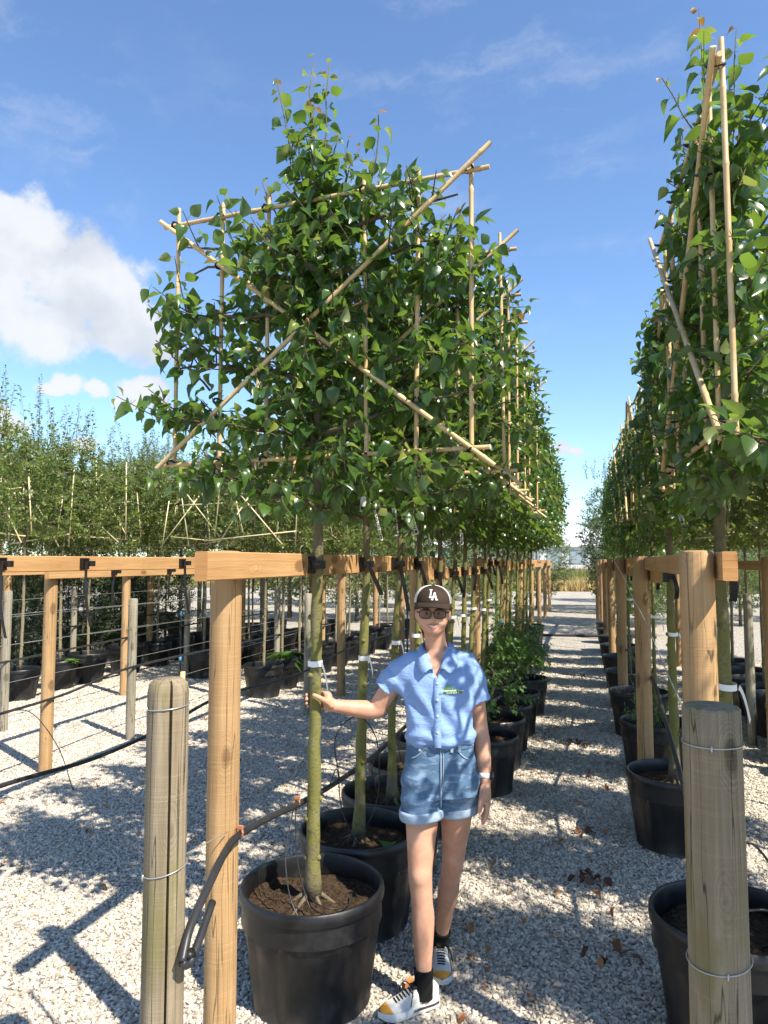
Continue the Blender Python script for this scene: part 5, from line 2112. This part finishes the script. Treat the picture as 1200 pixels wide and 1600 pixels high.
    for a in np.linspace(0, 2 * math.pi, 41):
        ca, sa = math.cos(a), math.sin(a)
        k = (abs(ca) ** 2.4 + abs(sa) ** 2.4) ** (-1 / 2.4)
        rows.append([(.026 + .1425 * k * ca, .008 + .1045 * k * sa, z) for z in (1.036, 1.062)])
    mb.sheet(rows)
    obj('waistband', mb.mesh('waistband', 'denim'), sh)
    for x in (-.055, .075, .105):
        mb = MB()
        mb.box((x, sy(x, 1.045) - .008, 1.047), (.011, .005, .040))
        obj('belt_loop', mb.mesh('belt_loop', 'stitch', False), sh)
    mb = MB()
    mb.lathe([(0, 0), (.007, 0), (.007, .003), (0, .004)], 12)
    obj('button', mb.mesh('button', 'wire'), sh, loc=(.028, sy(.028, 1.05) - .009, 1.05), rot=(R(90), 0, 0))

    # ---------------- cap
    cap = bpy.data.objects.new('cap', None)
    COL.objects.link(cap)
    cap.parent = root
    KIDS.setdefault(root, []).append(cap)
    cap.location = (0, -.036, 1.630)
    cap.rotation_euler = (R(4), R(2), R(2))
    rx, ry, rz = .079, .101, .070

    def dome(u, v):
        """u azimuth (0 = front), v elevation 0..1"""
        e = v * math.pi / 2
        c = math.cos(e) ** .82
        return (rx * c * math.sin(u), -ry * c * math.cos(u), rz * math.sin(e) ** .95)
    for nm, a0, a1, mat in (('front_panel', -62, 62, 'cap'), ('mesh_back', 62, 298, 'cap_white')):
        mb = MB()
        mb.sheet([[dome(R(a), v) for a in np.linspace(a0, a1, 25)] for v in np.linspace(-.02 if False else 0, 1, 13)])
        o = obj(nm, mb.mesh(nm, mat), cap)
    mb = MB()
    rows = []
    for k in range(17):
        u = R(-66 + 132 * k / 16)
        ed = dome(u, 0.02)
        row = []
        for j in range(6):
            t = j / 5
            w = math.cos(u * 1.25)
            ext = .074 * t * max(w, .0) ** .55
            row.append((ed[0] * (1 + .06 * t), ed[1] - ext, ed[2] + .006 - .006 * t - .030 * (abs(u) / R(66)) ** 2 * (.35 + .65 * t)))
        rows.append(row)
    mb.sheet(rows)
    br = obj('brim', mb.mesh('brim', 'cap'), cap)
    md = br.modifiers.new('thick', 'SOLIDIFY')
    md.thickness = .0035
    mb = MB()
    mb.lathe([(.007, 0), (.006, .004), (0, .006)], 10, (0, 0, rz - .001))
    obj('top_button', mb.mesh('top_button', 'cap'), cap)
    # white interlocked LA on the front
    mb = MB()

    def stroke(x0, z0, x1, z1, w):
        n = 5
        dx, dz = x1 - x0, z1 - z0
        L = math.hypot(dx, dz)
        nx, nz = -dz / L * w / 2, dx / L * w / 2
        rows = []
        for k in range(n):
            t = k / (n - 1)
            row = []
            for s_ in (-1, 1):
                x, z = x0 + dx * t + s_ * nx, z0 + dz * t + s_ * nz
                zz = min(max(z / rz, 0), .98) ** (1 / .95)
                c = math.cos(math.asin(zz)) ** .82
                y = -ry * c * math.sqrt(max(0, 1 - (x / (rx * c)) ** 2))
                row.append((x, y - .0025, z + .001))
            rows.append(row)
        mb.sheet(rows)
    b = .020
    stroke(-.0135, b + .009, -.0105, b + .036, .0052)      # L stem
    stroke(-.0185, b + .009, .001, b + .009, .0050)        # L foot
    stroke(-.0165, b + .0365, -.005, b + .0365, .0032)     # L serif
    stroke(.001, b + .010, .001, b + .016, .0040)
    stroke(-.0055, b, .0035, b + .027, .0048)              # A left
    stroke(.0035, b + .028, .0125, b, .0056)               # A right
    stroke(-.002, b + .0105, .009, b + .0105, .0040)       # A bar
    stroke(-.0105, b + .0005, -.001, b + .0005, .0036)     # A serifs
    stroke(.0075, b + .0005, .018, b + .0005, .0036)
    obj('letters', mb.mesh('letters', 'white', False), cap)

    # ---------------- hair, glasses, face details
    s = Field((-.10, -.12, 1.36), (.12, .12, 1.70), .0045)
    s.chain([(-.063, -.018, 1.622), (-.064, -.01, 1.58), (-.050, .03, 1.54), (-.040, .050, 1.50), (-.03, .055, 1.47)], [.014, .012, .014, .012, .008], .02)
    s.chain([(.063, -.018, 1.625), (.066, -.008, 1.58), (.052, .03, 1.54), (.050, .045, 1.48), (.056, .04, 1.41)], [.014, .012, .015, .014, .005], .02)
    s.ell((0, .015, 1.595), (.068, .062, .066), .02)
    s.chain([(.0, .07, 1.56), (.01, .085, 1.50), (.02, .075, 1.42)], [.02, .024, .012], .02)
    sl, (X, Y, Z) = s.sub(s.lo, s.lo + s.n * s.h)
    s.D[sl] = (s.D[sl] + .002 * np.sin(X * 320 + Z * 20) * np.cos(Y * 260)).astype(np.float32)
    obj('hair', s.mesh('hair', 'hair', 1), root)
    g = bpy.data.objects.new('glasses', None)
    COL.objects.link(g)
    g.parent = root
    KIDS.setdefault(root, []).append(g)
    for sd in (-1, 1):
        mb = MB()
        pts = []
        for q in np.linspace(0, 2 * math.pi, 25):
            c, s_ = math.cos(q), math.sin(q)
            k = (abs(c) ** 3.2 + abs(s_) ** 3.2) ** (-1 / 3.2)
            pts.append((sd * .0295 + .0235 * k * c, -.139 + .010 * abs(sd * .0295 + .0235 * k * c) / .05, 1.586 + .0175 * k * s_))
        mb.tube(pts, .0021, 6, False)
        obj('lens_rim', mb.mesh('lens_rim', 'glasses'), g)
        mb = MB()
        ln = MB()
        ln.v = [(p[0], p[1], p[2]) for p in pts[:-1]]
        ln._f(tuple(range(24)))
        obj('lens', ln.mesh('lens', 'lens', False), g)
        mb.tube([(sd * .053, -.129, 1.591), (sd * .066, -.10, 1.592), (sd * .070, -.03, 1.590)], .0022, 6)
        obj('temple', mb.mesh('temple', 'glasses'), g)
        e = MB()
        e.lathe([(.0, -.0085), (.005, -.007), (.0085, 0), (.005, .007), (0, .0085)], 12)
        eo = obj('eye', e.mesh('eye', 'eye'), root, loc=(sd * .0245, -.1165, 1.588), rot=(R(90), 0, 0))
        e = MB()
        e.lathe([(0, .0092), (.0042, .0082), (.0044, .0070)], 12)
        obj('iris', e.mesh('iris', 'iris'), eo)
        mb = MB()
        mb.tube([(sd * .012, -.128, 1.604), (sd * .026, -.1275, 1.609), (sd * .040, -.118, 1.605)], [.0018, .0024, .0012], 5)
        obj('eyebrow', mb.mesh('eyebrow', 'hair'), root)
    mb = MB()
    mb.tube([(-.007, -.138, 1.589), (0, -.141, 1.592), (.007, -.138, 1.589)], .002, 6)
    obj('bridge', mb.mesh('bridge', 'glasses'), g)
    mb = MB()
    rows = []
    for t in np.linspace(-1, 1, 11):
        rows.append([(t * .023, -.1285 + .013 * t * t, 1.5355 + .0088 * t * t - .0052 * (1 - t * t)), (t * .023, -.1295 + .013 * t * t, 1.5365 + .0088 * t * t + .0036 * (1 - t * t))])
    mb.sheet(rows)
    obj('teeth', mb.mesh('teeth', 'teeth'), root)
    for dz, bow, r in ((.0050, .001, .0020), (-.0068, -.0042, .0028)):
        mb = MB()
        mb.tube([(t * .0255, -.131 + .014 * t * t, 1.5355 + .0095 * t * t + (dz) * (1 - t * t)) for t in np.linspace(-1, 1, 11)], [r * max(.3, 1 - abs(t)) ** .5 for t in np.linspace(-1, 1, 11)], 6)
        obj('lip', mb.mesh('lip', 'lip'), root)
    mb = MB()
    mb.tube(catmull([(-.034, -.022, 1.43), (-.018, -.058, 1.395), (.012, -.074, 1.365), (.040, -.058, 1.395), (.052, -.02, 1.43)], 6), .0009, 5)
    obj('necklace', mb.mesh('necklace', 'gold'), root)

    # ---------------- watch
    w = bpy.data.objects.new('wrist_watch', None)
    COL.objects.link(w)
    w.parent = root
    KIDS.setdefault(root, []).append(w)
    w.location = (.2125, .008, .910)
    w.rotation_euler = (R(-12), R(4), 0)
    mb = MB()
    mb.lathe([(.0225, -.010), (.0265, -.009), (.0265, .009), (.0225, .010)], 24)
    mb.v = [(x, y * 1.08, z) for x, y, z in mb.v]
    obj('strap', mb.mesh('strap', 'white'), w)
    mb = MB()
    mb.lathe([(.0, .010), (.0155, .0095), (.0175, .006), (.0175, 0), (0, 0)], 24)
    obj('dial', mb.mesh('dial', 'watch'), w, loc=(.0235, -.008, 0), rot=(0, R(90), R(-18)))

    # ---------------- socks and shoes
    def shoe(heel, toe, up):
        a = math.atan2(toe[1] - heel[1], toe[0] - heel[0])
        L = .262
        sh = bpy.data.objects.new('shoe', None)
        COL.objects.link(sh)
        sh.parent = root
        KIDS.setdefault(root, []).append(sh)
        sh.location = (heel[0], heel[1], .012)
        sh.rotation_euler = (0, 0, a)
        xs = [.0, .012, .04, .075, .105, .135, .165, .195, .225, .248, .260]
        wd = [.012, .026, .033, .034, .034, .038, .043, .045, .040, .026, .008]
        ht = [.070, .086, .094, .092, .088, .078, .066, .057, .050, .042, .034]
        mb = MB()
        rows = []
        for x, w_, h_ in zip(xs, wd, ht):
            row = []
            for q in np.linspace(0, math.pi, 15):
                c, s_ = math.cos(q), math.sin(q)
                top = .62 if x < .11 else 1.0
                row.append((x, w_ * np.sign(c) * abs(c) ** (.7 if x > .1 else .45), .022 + (h_ - .022) * abs(s_) ** (.85 if x > .1 else .7)))
            rows.append(row)
        mb.sheet(rows)
        obj('upper', mb.mesh('upper', 'shoe'), sh)
        mb = MB()
        out = []
        for x, w_ in zip(xs, wd):
            out.append((x, w_ + .006))
        prof = [(-.012, 0)] + out + [(.270, 0)]
        loop = prof + [(x, -w_) for x, w_ in reversed(out)]
        n = len(loop)
        for dz, e in ((0, .90), (.008, 1.0), (.022, 1.03), (.034, .96)):
            for x, y in loop:
                zz = dz + (.012 * max(0, (x - .2) / .07) ** 2 if dz < .02 else .0) + (.006 if x < .06 and dz > .03 else 0)
                mb.v.append((.13 + (x - .13) * (.985 + .015 * e), y * e, zz))
        for i in range(3):
            for k in range(n):
                k2 = (k + 1) % n
                mb._f((i * n + k, i * n + k2, (i + 1) * n + k2, (i + 1) * n + k))
        mb._f(tuple(reversed(range(n))))
        obj('sole', mb.mesh('sole', 'sole', True, 45), sh)
        mb = MB()
        for y in (-1, 1):
            mb.sheet([[(x, y * (w_ + .0072), .016), (x, y * (w_ + .0072), .026)] for x, w_ in zip(xs[1:6], wd[1:6])])
        obj('sole_band', mb.mesh('sole_band', 'sole_dark'), sh)
        for k in range(6):
            x = .125 + k * .013
            h_ = float(np.interp(x, xs, ht)) + .003
            mb = MB()
            mb.tube([(x, -.026, h_ - .018), (x + .004, -.012, h_ - .002), (x + .006, .012, h_ - .002), (x, .026, h_ - .018)], .0028, 5)
            obj('lace', mb.mesh('lace', 'lace'), sh)
        mb = MB()
        mb.tube(catmull([(.122, 0, .092), (.13, .03, .098), (.142, .045, .07), (.15, .05, .045)], 5), .0024, 5)
        obj('lace', mb.mesh('lace', 'lace'), sh)
        mb = MB()
        mb.tube(catmull([(.122, 0, .092), (.135, -.028, .10), (.15, -.045, .075), (.142, -.052, .05)], 5), .0024, 5)
        obj('lace', mb.mesh('lace', 'lace'), sh)
        mb = MB()
        mb.bevbox((.085, 0, .090), (.075, .038, .012), .004)
        obj('tongue', mb.mesh('tongue', 'lace', False), sh)
    shoe((.012, -.018), (-.195, -.140), None)
    shoe((.020, .345), (.028, .095), None)
    for pts, rad in (([(-.047, -.060, .055), (-.044, -.058, .115), (-.044, -.054, .158)], [.041, .0375, .0395]), ([(.022, .280, .055), (.026, .275, .115), (.0305, .262, .155)], [.040, .0365, .0385])):
        mb = MB()
        cp = catmull(pts, 4)
        rr = list(np.interp(np.linspace(0, 2, len(cp)), [0, 1, 2], rad))
        mb.tube(cp, rr, 20)
        obj('sock', mb.mesh('sock', 'sock', True, 50), root)


build_person()
